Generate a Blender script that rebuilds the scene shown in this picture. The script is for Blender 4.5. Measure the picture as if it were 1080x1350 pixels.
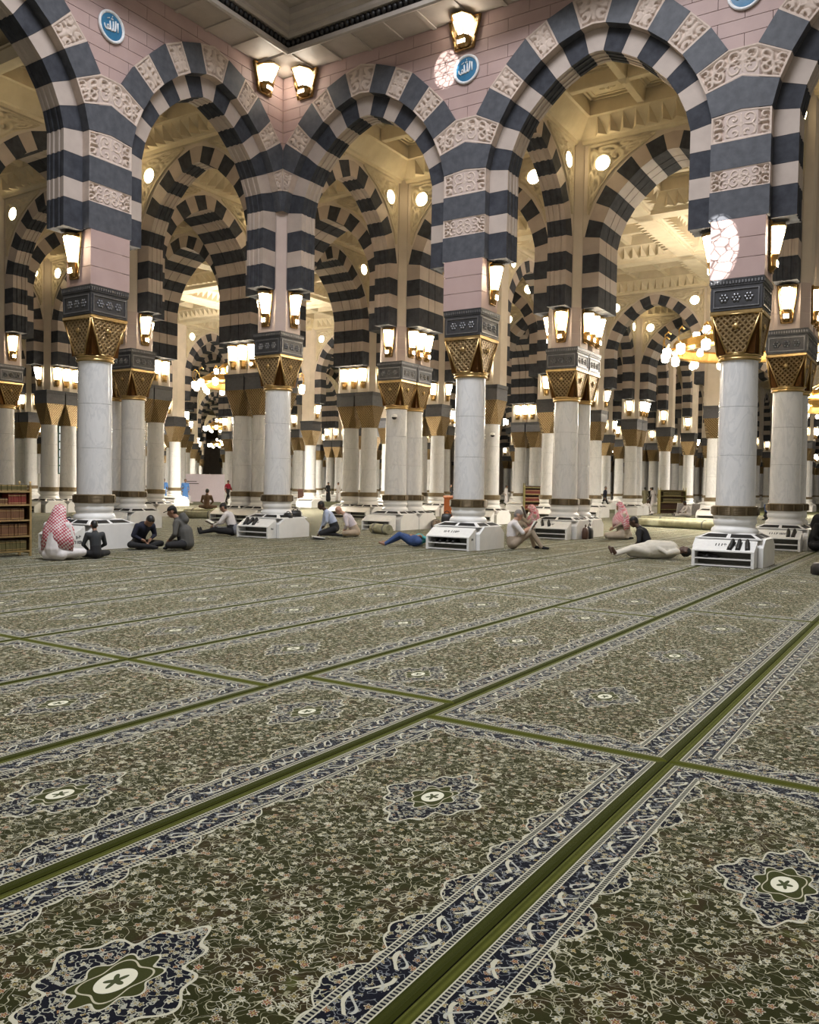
import bpy, bmesh, math, random
import numpy as np
from mathutils import Vector, Matrix
random.seed(7)
for o in list(bpy.data.objects):
    bpy.data.objects.remove(o, do_unlink=True)
scene = bpy.context.scene
COL = scene.collection
PI = math.pi

# ------------------------------------------------------------------ camera
CAM = Vector((15.5592, -17.8444, 1.426))
YAW, PITCH, ROLL, FPX = -0.5832, -0.0323, 0.0162, 1116.42
PX, PY = 540 - 24.787, 677.754
_fw = Vector((math.sin(YAW) * math.cos(PITCH), math.cos(YAW) * math.cos(PITCH), math.sin(PITCH)))
_r = Vector((math.cos(YAW), -math.sin(YAW), 0))
_u = _r.cross(_fw)
_r2 = _r * math.cos(ROLL) + _u * math.sin(ROLL)
_u2 = -_r * math.sin(ROLL) + _u * math.cos(ROLL)
cam_data = bpy.data.cameras.new('camera')
cam = bpy.data.objects.new('camera', cam_data)
COL.objects.link(cam)
cam.matrix_world = Matrix(((_r2.x, _u2.x, -_fw.x, CAM.x), (_r2.y, _u2.y, -_fw.y, CAM.y), (_r2.z, _u2.z, -_fw.z, CAM.z), (0, 0, 0, 1)))
cam_data.sensor_fit = 'HORIZONTAL'
cam_data.sensor_width = 36.0
cam_data.lens = FPX / 1080 * 36.0
cam_data.shift_x = 24.787 / 1080
cam_data.shift_y = 2.754 / 1080
cam_data.clip_end = 400
scene.camera = cam


def pj(x, y, z):
    d = Vector((x, y, z)) - CAM
    w = d.dot(_fw)
    if w < 0.5:
        return (-9999, -9999, w)
    return (PX + FPX * d.dot(_r2) / w, PY - FPX * d.dot(_u2) / w, w)


def seen(pts, m=30, zmax=75):
    for p in pts:
        a = pj(*p)
        if 0.5 < a[2] < zmax and -m < a[0] < 1080 + m and -m < a[1] < 1350 + m:
            return True
    return False


# ------------------------------------------------------------------ world, lights, exposure
world = bpy.data.worlds.new('world')
scene.world = world
world.use_nodes = True
bg = world.node_tree.nodes['Background']
bg.inputs[0].default_value = (1.0, 0.93, 0.84, 1)
bg.inputs[1].default_value = 0.28

dome_light = bpy.data.lights.new('dome_light', 'AREA')
dome_light.shape = 'SQUARE'
dome_light.size = 7.0
dome_light.energy = 1850
dome_light.spread = math.radians(140)
dome_light.color = (0.93, 0.95, 1.0)
dl = bpy.data.objects.new('dome_light', dome_light)
dl.location = (9, -9, 16.4)
COL.objects.link(dl)


vs = scene.view_settings
vs.view_transform = 'Standard'
vs.look = 'None'
vs.gamma = 1.0
vs.use_curve_mapping = False
vs.exposure = 0.32
scene.cycles.max_bounces = 6
scene.cycles.diffuse_bounces = 3
scene.cycles.glossy_bounces = 3
scene.cycles.sample_clamp_indirect = 6.0


# ------------------------------------------------------------------ node helper
class S:
    def __init__(s, g, sock):
        s.g, s.k = g, sock

    def _m(s, op, *a, clamp=False):
        return s.g.m(op, s, *a, clamp=clamp)

    def __add__(s, o): return s._m('ADD', o)
    __radd__ = __add__
    def __sub__(s, o): return s._m('SUBTRACT', o)
    def __rsub__(s, o): return s.g.m('SUBTRACT', o, s)
    def __mul__(s, o): return s._m('MULTIPLY', o)
    __rmul__ = __mul__
    def __truediv__(s, o): return s._m('DIVIDE', o)
    def __lt__(s, o): return s._m('LESS_THAN', o)
    def __gt__(s, o): return s._m('GREATER_THAN', o)
    def abs(s): return s._m('ABSOLUTE')
    def sin(s): return s._m('SINE')
    def cos(s): return s._m('COSINE')
    def fr(s): return s._m('FRACT')
    def rnd(s): return s._m('ROUND')
    def sqrt(s): return s._m('SQRT')
    def pow(s, o): return s._m('POWER', o)
    def min(s, o): return s._m('MINIMUM', o)
    def max(s, o): return s._m('MAXIMUM', o)


class G:
    def __init__(g, name, rough=0.6, metal=0.0):
        g.mat = bpy.data.materials.new(name)
        g.mat.use_nodes = True
        g.nt = g.mat.node_tree
        g.b = g.nt.nodes['Principled BSDF']
        g.b.inputs['Roughness'].default_value = rough
        g.b.inputs['Metallic'].default_value = metal

    def n(g, t, **kw):
        n = g.nt.nodes.new(t)
        for k, v in kw.items():
            setattr(n, k, v)
        return n

    def put(g, sock, v):
        if isinstance(v, S):
            g.nt.links.new(v.k, sock)
        elif isinstance(v, (tuple, list)):
            sock.default_value = (*v, 1.0) if len(v) == 3 and sock.type == 'RGBA' else v
        else:
            sock.default_value = v

    def m(g, op, *a, clamp=False):
        n = g.n('ShaderNodeMath', operation=op)
        n.use_clamp = clamp
        for i, v in enumerate(a):
            g.put(n.inputs[i], v)
        return S(g, n.outputs[0])

    def mix(g, f, a, b):
        n = g.n('ShaderNodeMix', data_type='RGBA')
        g.put(n.inputs[0], f)
        g.put(n.inputs[6], a)
        g.put(n.inputs[7], b)
        return S(g, n.outputs[2])

    def coord(g, which='Object'):
        return S(g, g.n('ShaderNodeTexCoord').outputs[which])

    def geo(g):
        return S(g, g.n('ShaderNodeNewGeometry').outputs['Position'])

    def mapped(g, v, scale=(1, 1, 1), loc=(0, 0, 0)):
        n = g.n('ShaderNodeMapping')
        g.put(n.inputs[0], v)
        n.inputs['Scale'].default_value = scale
        n.inputs['Location'].default_value = loc
        return S(g, n.outputs[0])

    def xyz(g, v):
        n = g.n('ShaderNodeSeparateXYZ')
        g.put(n.inputs[0], v)
        return [S(g, n.outputs[i]) for i in range(3)]

    def vec(g, x, y, z=0.0):
        n = g.n('ShaderNodeCombineXYZ')
        for i, v in enumerate((x, y, z)):
            g.put(n.inputs[i], v)
        return S(g, n.outputs[0])

    def noise(g, v, scale, detail=3.0, rough=0.55, dist=0.0):
        n = g.n('ShaderNodeTexNoise')
        g.put(n.inputs['Vector'], v)
        n.inputs['Scale'].default_value = scale
        n.inputs['Detail'].default_value = detail
        n.inputs['Roughness'].default_value = rough
        n.inputs['Distortion'].default_value = dist
        return S(g, n.outputs['Fac'])

    def voro(g, v, scale, feature='F1', rand=1.0):
        n = g.n('ShaderNodeTexVoronoi', feature=feature)
        g.put(n.inputs['Vector'], v)
        n.inputs['Scale'].default_value = scale
        n.inputs['Randomness'].default_value = rand
        return n

    def ramp(g, f, stops):
        n = g.n('ShaderNodeValToRGB')
        g.put(n.inputs[0], f)
        el = n.color_ramp.elements
        while len(el) > 1:
            el.remove(el[-1])
        el[0].position, el[0].color = stops[0][0], (*stops[0][1], 1)
        for p, c in stops[1:]:
            e = el.new(p)
            e.color = (*c, 1)
        return S(g, n.outputs[0])

    def bump(g, h, strength=0.4, dist=0.02):
        n = g.n('ShaderNodeBump')
        n.inputs['Strength'].default_value = strength
        n.inputs['Distance'].default_value = dist
        g.put(n.inputs['Height'], h)
        g.nt.links.new(n.outputs[0], g.b.inputs['Normal'])

    def base(g, c):
        g.put(g.b.inputs['Base Color'], c)
        return g


def stone(name, c1, c2, scale=3.0, rough=0.55, bump=0.05, fine=40, spec=0.25):
    g = G(name, rough)
    g.b.inputs['Specular IOR Level'].default_value = spec
    p = g.geo()
    f = g.noise(p, scale, 5)
    g.base(g.ramp(f, [(0.3, c1), (0.7, c2)]))
    if bump:
        g.bump(g.noise(p, fine, 3), bump, 0.01)
    return g.mat


def metal(name, c, rough=0.3, bump=0.0, scale=60, c2=None, mt=1.0):
    g = G(name, rough, mt)
    p = g.coord()
    f = g.noise(p, 9, 3)
    g.base(g.ramp(f, [(0.3, c), (0.75, c2 or tuple(min(1, v * 1.35) for v in c))]))
    if bump:
        g.bump(g.noise(p, scale, 2), bump, 0.01)
    return g.mat


def plain(name, c, rough=0.7, var=0.12, scale=14):
    g = G(name, rough)
    f = g.noise(g.coord(), scale, 3)
    a = tuple(v * (1 - var) for v in c)
    b = tuple(min(1, v * (1 + var)) for v in c)
    g.base(g.ramp(f, [(0.3, a), (0.7, b)]))
    return g.mat


def emit(name, c, s):
    g = G(name, 0.3)
    g.base((0.9, 0.88, 0.8))
    g.b.inputs['Emission Color'].default_value = (*c, 1)
    g.b.inputs['Emission Strength'].default_value = s
    return g.mat


M = {}
M['pink'] = stone('pink_stone', (0.40, 0.282, 0.262), (0.46, 0.332, 0.31), 1.6, 0.5, 0.04)
M['pinkpale'] = stone('pale_pink_stone', (0.46, 0.365, 0.33), (0.52, 0.42, 0.38), 2.0, 0.5, 0.05)
M['cream'] = stone('cream_stone', (0.53, 0.46, 0.39), (0.61, 0.53, 0.45), 2.0, 0.6, 0.06)
M['ringlight'] = stone('pale_arch_stone', (0.40, 0.332, 0.292), (0.475, 0.398, 0.352), 2.5, 0.55, 0.06)
M['dark'] = stone('dark_basalt', (0.035, 0.037, 0.045), (0.062, 0.065, 0.078), 5.0, 0.78, 0.05, spec=0.12)
M['blue'] = stone('blue_grey_basalt', (0.060, 0.063, 0.074), (0.098, 0.102, 0.118), 6.0, 0.5, 0.06)
M['carved'] = stone('carved_stone', (0.50, 0.40, 0.34), (0.60, 0.49, 0.42), 8.0, 0.65, 0.1)
M['plaster'] = stone('ornate_plaster', (0.55, 0.47, 0.34), (0.63, 0.55, 0.41), 3.0, 0.7, 0.12)
M['soffit'] = stone('pale_soffit', (0.42, 0.37, 0.33), (0.52, 0.46, 0.41), 2.0, 0.5, 0.05)
M['white'] = stone('white_marble', (0.74, 0.73, 0.71), (0.81, 0.80, 0.78), 4.0, 0.35, 0.02)
M['black'] = plain('black_trim', (0.012, 0.011, 0.012), 0.4)
M['ventshade'] = plain('vent_shade', (0.008, 0.007, 0.006), 0.8)  # near-black colour standing in for the shade inside the plinth vents
M['gold'] = metal('polished_gold', (0.50, 0.35, 0.16), 0.28, 0.15, 30)
M['bandbrass'] = metal('dull_band_brass', (0.17, 0.13, 0.075), 0.45, 0.2, 50, mt=.6)
M['brass'] = metal('aged_brass', (0.34, 0.21, 0.08), 0.35, 0.2, 50)
M['golddark'] = metal('dark_gilt', (0.10, 0.045, 0.015), 0.38, 0.5, 70)
M['impost'] = metal('dark_bronze', (0.058, 0.058, 0.063), 0.42, 0.3, 60, mt=0.6)
M['impostlite'] = metal('silvered_bronze', (0.17, 0.17, 0.18), 0.35, 0.4, 70, mt=0.8)
M['floor'] = plain('olive_underlay', (0.055, 0.060, 0.012), 0.95)
M['lamp'] = emit('lamp_glass', (1.0, 0.86, 0.62), 50)
M['lampwhite'] = emit('court_lamp_glass', (1.0, 0.92, 0.78), 15)
M['disclamp'] = emit('disc_lamp_glass', (1.0, 0.80, 0.46), 24)
M['bulb'] = emit('chandelier_bulb', (1.0, 0.86, 0.62), 14)


def marble_shaft():
    g = G('veined_marble', 0.11)
    p = g.coord()
    oi = g.n('ShaderNodeObjectInfo')
    rnd = S(g, oi.outputs['Random'])
    x, y, z = g.xyz(p)
    q = g.vec(x, y, z * 0.28 + rnd * 37.0)
    v = g.noise(q, 3.2, 6, 0.6, 1.2)
    f = g.noise(g.vec(x, y, z * 0.06 + rnd * 11), 14, 3)
    c = g.ramp(v, [(0.25, (0.57, 0.57, 0.58)), (0.46, (0.71, 0.70, 0.70)), (0.5, (0.60, 0.60, 0.61)), (0.56, (0.73, 0.72, 0.72)), (0.8, (0.65, 0.64, 0.64))])
    g.base(g.mix(f * 0.35, c, (0.70, 0.69, 0.68)))
    return g.mat


M['shaft'] = marble_shaft()


def gilt_lattice():
    g = G('gilt_lattice', 0.33, 1.0)
    x, y, z = g.xyz(g.coord())
    a = ((x + y + z) * 55.0).sin()
    b = ((x + y - z) * 55.0).sin()
    h = a.max(b)
    sw = g.noise(g.coord(), 26, 2, 0.5, 1.5)
    hh = h * 0.6 + ((sw - 0.5).abs() * 9.0).min(1.0) * 0.6
    g.base(g.mix(hh.min(1.0).max(0.0), (0.11, 0.065, 0.03), (0.44, 0.32, 0.17)))
    g.bump(hh, 0.8, 0.02)
    return g.mat


M['lattice'] = gilt_lattice()


def filigree():
    g = G('brass_filigree', 0.3, 1.0)
    sw = g.noise(g.coord(), 30, 2, 0.5, 2.0)
    h = ((sw - 0.5).abs() * 10.0).min(1.0)
    g.base(g.mix(h, (0.75, 0.60, 0.36), (0.10, 0.055, 0.02)))
    g.bump(h, 0.6, 0.01)
    return g.mat


M['filigree'] = filigree()


def vent_bronze():
    g = G('vent_bronze', 0.4, 0.7)
    x, y, z = g.xyz(g.coord())
    h = (z * 300.0).sin()
    n = g.noise(g.coord(), 6, 2)
    g.base(g.mix(n, (0.045, 0.032, 0.018), (0.15, 0.11, 0.06)))
    g.bump(h, 0.4, 0.01)
    return g.mat


M['vent'] = vent_bronze()


def ghutra_cloth(name, c):
    g = G(name, 0.85)
    x, y, z = g.xyz(g.coord())
    a = (x * 95.0 + y * 40.0).sin()
    b = (z * 95.0 + y * 40.0).sin()
    n = g.noise(g.coord(), 7, 2)
    f = ((a * b) * 1.5 + (n - 0.42) * 3.5 + 0.35).max(0.0).min(1.0)
    g.base(g.mix(f, (0.72, 0.62, 0.62), c))
    return g.mat


M['ghutra'] = ghutra_cloth('red_checked_cloth', (0.42, 0.06, 0.09))
M['ghutrapink'] = ghutra_cloth('pink_checked_cloth', (0.62, 0.14, 0.20))


# ------------------------------------------------------------------ carpet pattern
def carpet_mat():
    g = G('woven_carpet', 0.93)
    uv = g.n('ShaderNodeUVMap', uv_map='place')
    hf = g.n('ShaderNodeUVMap', uv_map='half')
    p0 = S(g, uv.outputs[0])
    x, y, _ = g.xyz(p0)
    W, L, _ = g.xyz(S(g, hf.outputs[0]))
    oi = g.n('ShaderNodeObjectInfo')
    rnd = S(g, oi.outputs['Random'])
    p = g.vec(x, y, rnd * 40.0)
    dx = W - x.abs()
    dy = L - y.abs()
    d = dx.min(dy)
    side = dx < dy
    t = side * y + (1 - side) * x

    def band(v, lo, hi):
        return (v > lo) * (v < hi)

    cream = (0.50, 0.48, 0.37)
    navy = (0.006, 0.007, 0.013)
    # field
    blot = g.noise(p, 5.5, 3)
    field = g.ramp(blot, [(0.30, (0.018, 0.020, 0.004)), (0.50, (0.028, 0.028, 0.008)), (0.62, (0.032, 0.021, 0.008)), (0.74, (0.060, 0.064, 0.017))])

    def flowers(col, sc, off, keep, petals, size, palette):
        q = g.vec(x + off, y + off * 0.7, 0.0)
        vn = g.voro(q, sc)
        pos = S(g, vn.outputs['Position'])
        px_, py_, _ = g.xyz(pos)
        rx, ry = (x + off) - px_, (y + off * 0.7) - py_
        cr, cg, cb = g.xyz(S(g, vn.outputs['Color']))
        r = (rx * rx + ry * ry).sqrt() * sc
        a = g.m('ARCTAN2', ry, rx) + cr * 6.28
        pr = (a * petals).cos() * (size * 0.28) + size
        inside = (r < pr) * (cg < keep)
        rim = band(r, pr - size * 0.22, pr) * (cg < keep)
        heart = (r < size * 0.28) * (cg < keep)
        tint = g.ramp(cb, palette)
        col = g.mix(inside, col, tint)
        col = g.mix(rim, col, cream)
        return g.mix(heart, col, (0.34, 0.27, 0.11))

    def vines(col, sc, off, wd, c, warp=0.0):
        v = g.noise(g.vec(x + off, y - off, 3.0 + off), sc, 1.5, 0.4, warp)
        w = (v - 0.5).abs()
        return g.mix(w < wd, col, c)

    pal = [(0.0, (0.10, 0.10, 0.05)), (0.3, (0.22, 0.075, 0.04)), (0.42, (0.05, 0.055, 0.02)), (0.56, (0.33, 0.31, 0.21)), (0.66, (0.26, 0.18, 0.05)), (0.76, (0.03, 0.05, 0.045)), (0.88, (0.42, 0.40, 0.30))]
    col = vines(field, 13.0, 0.0, 0.008, (0.40, 0.38, 0.26), 0.4)
    col = vines(col, 21.0, 2.3, 0.010, (0.24, 0.23, 0.14), 0.6)
    col = flowers(col, 22.0, 0.0, 0.50, 5.0, 0.24, pal)
    col = flowers(col, 15.0, 5.1, 0.36, 6.0, 0.21, pal)
    col = vines(col, 16.0, 6.1, 0.0055, cream, 0.8)
    # medallions down the middle
    k = (y / 1.78).rnd().max(-1.0).min(1.0)
    my = (y - k * 1.78) / 1.5
    mr = (x * x + my * my).sqrt()
    ma = g.m('ARCTAN2', my, x)
    R = (ma * 4.0).cos() * 0.030 + (ma * 12.0).cos() * 0.016 + 0.195
    mcol = flowers(navy, 34.0, 1.7, 0.6, 5.0, 0.33, pal)
    mcol = vines(mcol, 30.0, 4.4, 0.02, (0.34, 0.34, 0.28))
    R2 = (ma * 8.0).cos() * 0.013 + 0.098
    mcol = g.mix(mr < R2, mcol, (0.040, 0.044, 0.012))
    mcol = g.mix(band(mr, R2 - 0.006, R2), mcol, cream)
    mcol = g.mix(band(((ma * 4.0).cos() * 0.012 + mr), 0.068, 0.073), mcol, (0.45, 0.42, 0.30))
    mcol = g.mix(mr < 0.046, mcol, (0.66, 0.64, 0.50))
    mcol = g.mix(mr < ((ma * 5.0).cos() * 0.009 + 0.020), mcol, (0.06, 0.07, 0.03))
    col = g.mix(mr < R, col, mcol)
    col = g.mix(band(mr, R - 0.004, R + 0.006), col, cream)
    # scalloped inner border
    ph = (t / 0.36 * PI).cos().abs()
    sc_ = (ph - 0.40).max(0.0) * 0.105 + ((t / 0.09 * PI).cos().abs()) * 0.012 + 0.200
    scol = flowers(navy, 36.0, 3.3, 0.6, 5.0, 0.34, pal)
    scol = vines(scol, 28.0, 8.4, 0.02, (0.40, 0.39, 0.30))
    col = g.mix(d < sc_, col, scol)
    col = g.mix(band(d, sc_ - 0.003, sc_ + 0.005), col, cream)
    # main navy band with a scrolling vine
    q = (d - 0.129) / 0.056
    bcol = flowers(navy, 30.0, 2.9, 0.55, 5.0, 0.33, pal)
    bcol = vines(bcol, 34.0, 7.7, 0.02, (0.16, 0.17, 0.18))
    vine = (q - (t / 0.26 * 2 * PI).sin() * 0.62).abs()
    vw = g.noise(p, 22, 2) * 0.30 + 0.01
    bcol = g.mix((vine < vw * 0.8) * ((t / 0.13 + 0.1).fr() < 0.72), bcol, cream)
    hook = (q + (t / 0.13 * 2 * PI + 0.8).sin() * 0.5).abs()
    bcol = g.mix((hook < 0.10) * ((t / 0.13).fr() < 0.55), bcol, (0.42, 0.42, 0.36))
    col = g.mix(d < 0.186, col, bcol)
    # guard stripes
    for lo in (0.045, 0.180):
        bead = ((t / 0.016).fr() < 0.5)
        gcol = g.mix(bead, navy, (0.30, 0.29, 0.22))
        col = g.mix(band(d, lo, lo + 0.028), col, gcol)
        col = g.mix(band(d, lo, lo + 0.005), col, cream)
        col = g.mix(band(d, lo + 0.023, lo + 0.028), col, cream)
    stripe = (d * 260.0).sin()
    edge = g.mix(stripe * 0.5 + 0.5, (0.050, 0.056, 0.006), (0.105, 0.112, 0.018))
    edge = g.mix((x > 0.0) * side * 0.8, edge, (0.020, 0.024, 0.003))  # darker selvedge on one side paints the shade where carpets overlap
    edge = g.mix(g.noise(p, 18, 2) * 0.6, edge, (0.030, 0.034, 0.003))
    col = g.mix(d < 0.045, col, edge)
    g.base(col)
    pile = g.noise(p, 420, 2)
    soft = g.noise(p, 3.0, 3)
    g.bump(pile * 0.6 + soft * 1.2, 0.35, 0.012)
    g.b.inputs['Sheen Weight'].default_value = 0.22
    g.b.inputs['Sheen Roughness'].default_value = 0.22
    g.b.inputs['Sheen Tint'].default_value = (0.8, 0.85, 0.7, 1)
    g.b.inputs['Specular IOR Level'].default_value = 0.08
    return g.mat


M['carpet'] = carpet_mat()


# ------------------------------------------------------------------ mesh helpers
class MB:
    def __init__(s):
        s.v, s.f, s.m, s.s = [], [], [], []

    def add(s, vs_, fs, m=0, smooth=False):
        o = len(s.v)
        s.v += [tuple(v) for v in vs_]
        for f in fs:
            s.f.append(tuple(i + o for i in f))
            s.m.append(m)
            s.s.append(smooth)
        return s

    def box(s, x0, x1, y0, y1, z0, z1, m=0):
        v = [(x, y, z) for z in (z0, z1) for y in (y0, y1) for x in (x0, x1)]
        return s.add(v, [(0, 2, 3, 1), (4, 5, 7, 6), (0, 1, 5, 4), (2, 6, 7, 3), (0, 4, 6, 2), (1, 3, 7, 5)], m)

    def prism(s, poly, y0, y1, m=0):
        n = len(poly)
        v = [(a, y0, b) for a, b in poly] + [(a, y1, b) for a, b in poly]
        f = [tuple(range(n)), tuple(range(2 * n - 1, n - 1, -1))]
        f += [(i, i + n, (i + 1) % n + n, (i + 1) % n) for i in range(n)]
        return s.add(v, f, m)

    def slab(s, poly, z0, z1, m=0):
        n = len(poly)
        v = [(a, b, z0) for a, b in poly] + [(a, b, z1) for a, b in poly]
        f = [tuple(range(n - 1, -1, -1)), tuple(range(n, 2 * n))]
        f += [(i, (i + 1) % n, (i + 1) % n + n, i + n) for i in range(n)]
        return s.add(v, f, m)

    def loft(s, rings, m=0, smooth=False, caps=True):
        n = len(rings[0])
        v = [p for r in rings for p in r]
        f = []
        for k in range(len(rings) - 1):
            for i in range(n):
                j = (i + 1) % n
                f.append((k * n + i, k * n + j, (k + 1) * n + j, (k + 1) * n + i))
        s.add(v, f, m, smooth)
        if caps:
            o = len(s.v) - len(v)
            s.f.append(tuple(o + i for i in range(n - 1, -1, -1)))
            s.f.append(tuple(o + (len(rings) - 1) * n + i for i in range(n)))
            s.m += [m, m]
            s.s += [False, False]
        return s

    def lathe(s, prof, n=24, m=0, smooth=True, caps=True, c=(0, 0)):
        if smooth and caps:
            (ra, za), (rb, zb) = prof[0], prof[1]
            (rc, zc), (rd, zd) = prof[-2], prof[-1]
            prof = [prof[0], (ra + (rb - ra) * .004, za + (zb - za) * .004)] + list(prof[1:-1]) + [(rd + (rc - rd) * .004, zd + (zc - zd) * .004), prof[-1]]
        return s.loft([[(c[0] + r * math.cos(2 * PI * i / n), c[1] + r * math.sin(2 * PI * i / n), z) for i in range(n)] for r, z in prof], m, smooth, caps)

    def tube(s, pts, r, n=8, m=0):
        rings = []
        pts = [Vector(p) for p in pts]
        rr = r if isinstance(r, (list, tuple)) else [r] * len(pts)
        for i, p in enumerate(pts):
            d = (pts[min(i + 1, len(pts) - 1)] - pts[max(i - 1, 0)]).normalized()
            a = d.cross(Vector((0, 0, 1)))
            if a.length < 1e-3:
                a = d.cross(Vector((1, 0, 0)))
            a.normalize()
            b = d.cross(a)
            rings.append([p + (a * math.cos(2 * PI * k / n) + b * math.sin(2 * PI * k / n)) * rr[i] for k in range(n)])
        return s.loft(rings, m, True)

    def ball(s, c, r, nu=12, nv=8, m=0):
        rx, ry, rz = r if isinstance(r, (tuple, list)) else (r, r, r)
        rings = []
        for k in range(nv + 1):
            a = -PI / 2 + PI * k / nv
            q = max(math.cos(a), 0.02)
            rings.append([(c[0] + rx * q * math.cos(2 * PI * i / nu), c[1] + ry * q * math.sin(2 * PI * i / nu), c[2] + rz * math.sin(a)) for i in range(nu)])
        return s.loft(rings, m, True)

    def mesh(s, name, mats, fix=True):
        me = bpy.data.meshes.new(name)
        me.from_pydata(s.v, [], s.f)
        for m in (mats if isinstance(mats, (list, tuple)) else [mats]):
            me.materials.append(M[m] if isinstance(m, str) else m)
        me.polygons.foreach_set('material_index', s.m)
        me.polygons.foreach_set('use_smooth', s.s)
        if fix:
            bm = bmesh.new()
            bm.from_mesh(me)
            bmesh.ops.recalc_face_normals(bm, faces=bm.faces)
            bm.to_mesh(me)
            bm.free()
        me.update()
        return me


def link(name, data, parent=None, loc=(0, 0, 0), rz=0.0, rot=None, sc=None):
    o = bpy.data.objects.new(name, data)
    COL.objects.link(o)
    if parent is not None:
        o.parent = parent
    o.location = loc
    o.rotation_euler = rot if rot else (0, 0, rz)
    if sc:
        o.scale = sc if isinstance(sc, (tuple, list)) else (sc, sc, sc)
    return o


def tag(o, label, cat, group=None, kind=None):
    o['label'] = label
    o['category'] = cat
    if group:
        o['group'] = group
    if kind:
        o['kind'] = kind
    return o


def thing(name, label, cat, loc=(0, 0, 0), rz=0.0, group=None, kind=None):
    o = link(name, None, None, loc, rz)
    o.empty_display_size = 0.2
    return tag(o, label, cat, group, kind)


def struct(name, data=None, loc=(0, 0, 0), rz=0.0, label=None):
    o = link(name, data, None, loc, rz)
    o['kind'] = 'structure'
    if label:
        o['label'] = label
    return o


def oct_poly(h, c):
    return [(h, -h + c), (h, h - c), (h - c, h), (-h + c, h), (-h, h - c), (-h, -h + c), (-h + c, -h), (h - c, -h)]


def shrink(poly, g):
    cx = sum(p[0] for p in poly) / len(poly)
    cz = sum(p[1] for p in poly) / len(poly)
    out = []
    for a, b in poly:
        d = math.hypot(a - cx, b - cz)
        out.append((a - (a - cx) / d * g, b - (b - cz) / d * g))
    return out


# ------------------------------------------------------------------ arch profile (bay of 6 m, u measured from the column axis)
OUT = [(0.55, 8.70), (0.67, 9.18), (0.86, 9.62), (1.14, 10.08), (1.44, 10.41), (1.85, 10.75), (2.24, 10.99), (2.73, 11.16)]
INN = [(1.00, 8.62), (1.10, 9.03), (1.27, 9.42), (1.50, 9.78), (1.80, 10.08), (2.12, 10.36), (2.45, 10.55), (2.84, 10.71)]
EXT = [None, None, (0.27, 9.94), (0.60, 10.46), (1.00, 10.88), (1.46, 11.32), (1.95, 11.58), (2.53, 11.80)]
HD = 0.28          # half depth of an arch ring
COURSES = [6.66, 7.25, 7.66, 8.18]


def mirror(poly):
    return [(6 - a, b) for a, b in poly][::-1]


def ring_polys():
    out = []
    for i in range(3):
        out.append(([(0.5, COURSES[i]), (0.5, COURSES[i + 1]), (1.0, COURSES[i + 1]), (1.0, COURSES[i])], i % 2 == 0))
    out.append(([(0.5, 8.18), (0.5, 8.705), OUT[0], INN[0], (1.0, 8.18)], False))
    for k in range(7):
        out.append(([OUT[k], OUT[k + 1], INN[k + 1], INN[k]], k % 2 == 0))
    out += [(mirror(p), d) for p, d in list(out)]
    out.append(([OUT[7], (3.0, 11.2), (3.27, 11.16), (3.16, 10.71), (3.0, 10.725), INN[7]], False))
    return out


def fluted(poly, dark, name):
    """A voussoir whose soffit carries shallow flutes running along the arch."""
    poly = shrink(poly, 0.004)
    cx = 3.0
    secs = []
    for v, g_ in ((-HD, 0), (-0.20, 0), (-0.185, 1), (-0.135, 1), (-0.12, 0), (-0.065, 0), (-0.05, 1), (0.05, 1), (0.065, 0), (0.12, 0), (0.135, 1), (0.185, 1), (0.20, 0), (HD, 0)):
        ring = []
        for a, b in poly:
            da, db = a - cx, b - 8.0
            inner = (abs(da) < 2.02) if b < 8.65 else _is_inner(a, b)
            if g_ and inner:
                if b < 8.65:
                    ring.append((a + math.copysign(0.022, da), v, b))
                else:
                    n = math.hypot(da, db)
                    ring.append((a + da / n * 0.022, v, b + db / n * 0.022))
            else:
                ring.append((a, v, b))
        secs.append([(p[0] - 3, p[1], p[2]) for p in ring])
    mb = MB()
    mb.loft(secs)
    return mb.mesh(name, 'dark' if dark else 'ringlight')


def _is_inner(a, b):
    a = min(a, 6 - a)
    return min(math.hypot(a - q[0], b - q[1]) for q in INN + [(3.0, 10.725)]) < 0.03


def plain_v(poly, dark, name, h):
    mb = MB()
    mb.prism([(a - 3, b) for a, b in shrink(poly, 0.004)], -h, h)
    return mb.mesh(name, 'dark' if dark else 'ringlight')


RP = ring_polys()
RING = [fluted(p, d, 'voussoir') for p, d in RP]
RING_PLAIN = [plain_v(p, d, 'voussoir', HD) for p, d in RP]
RING_FILL = [plain_v(p, d, 'joint_voussoir', 0.185) for p, d in RP]

sp = [(0.42, 6.70), (0.55, 6.70)] + OUT + [(3.0, 11.2)]
sp = sp + mirror(sp[:-1]) + [(5.58, 11.42), (0.42, 11.42)]
SPANDREL = MB().prism([(a - 3, b) for a, b in sp], -HD + 0.01, HD - 0.01).mesh('spandrel', 'cream')
SPANDREL_FILL = MB().prism([(a - 3, b) for a, b in sp], -0.185, 0.185).mesh('joint_spandrel', 'cream')


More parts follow.
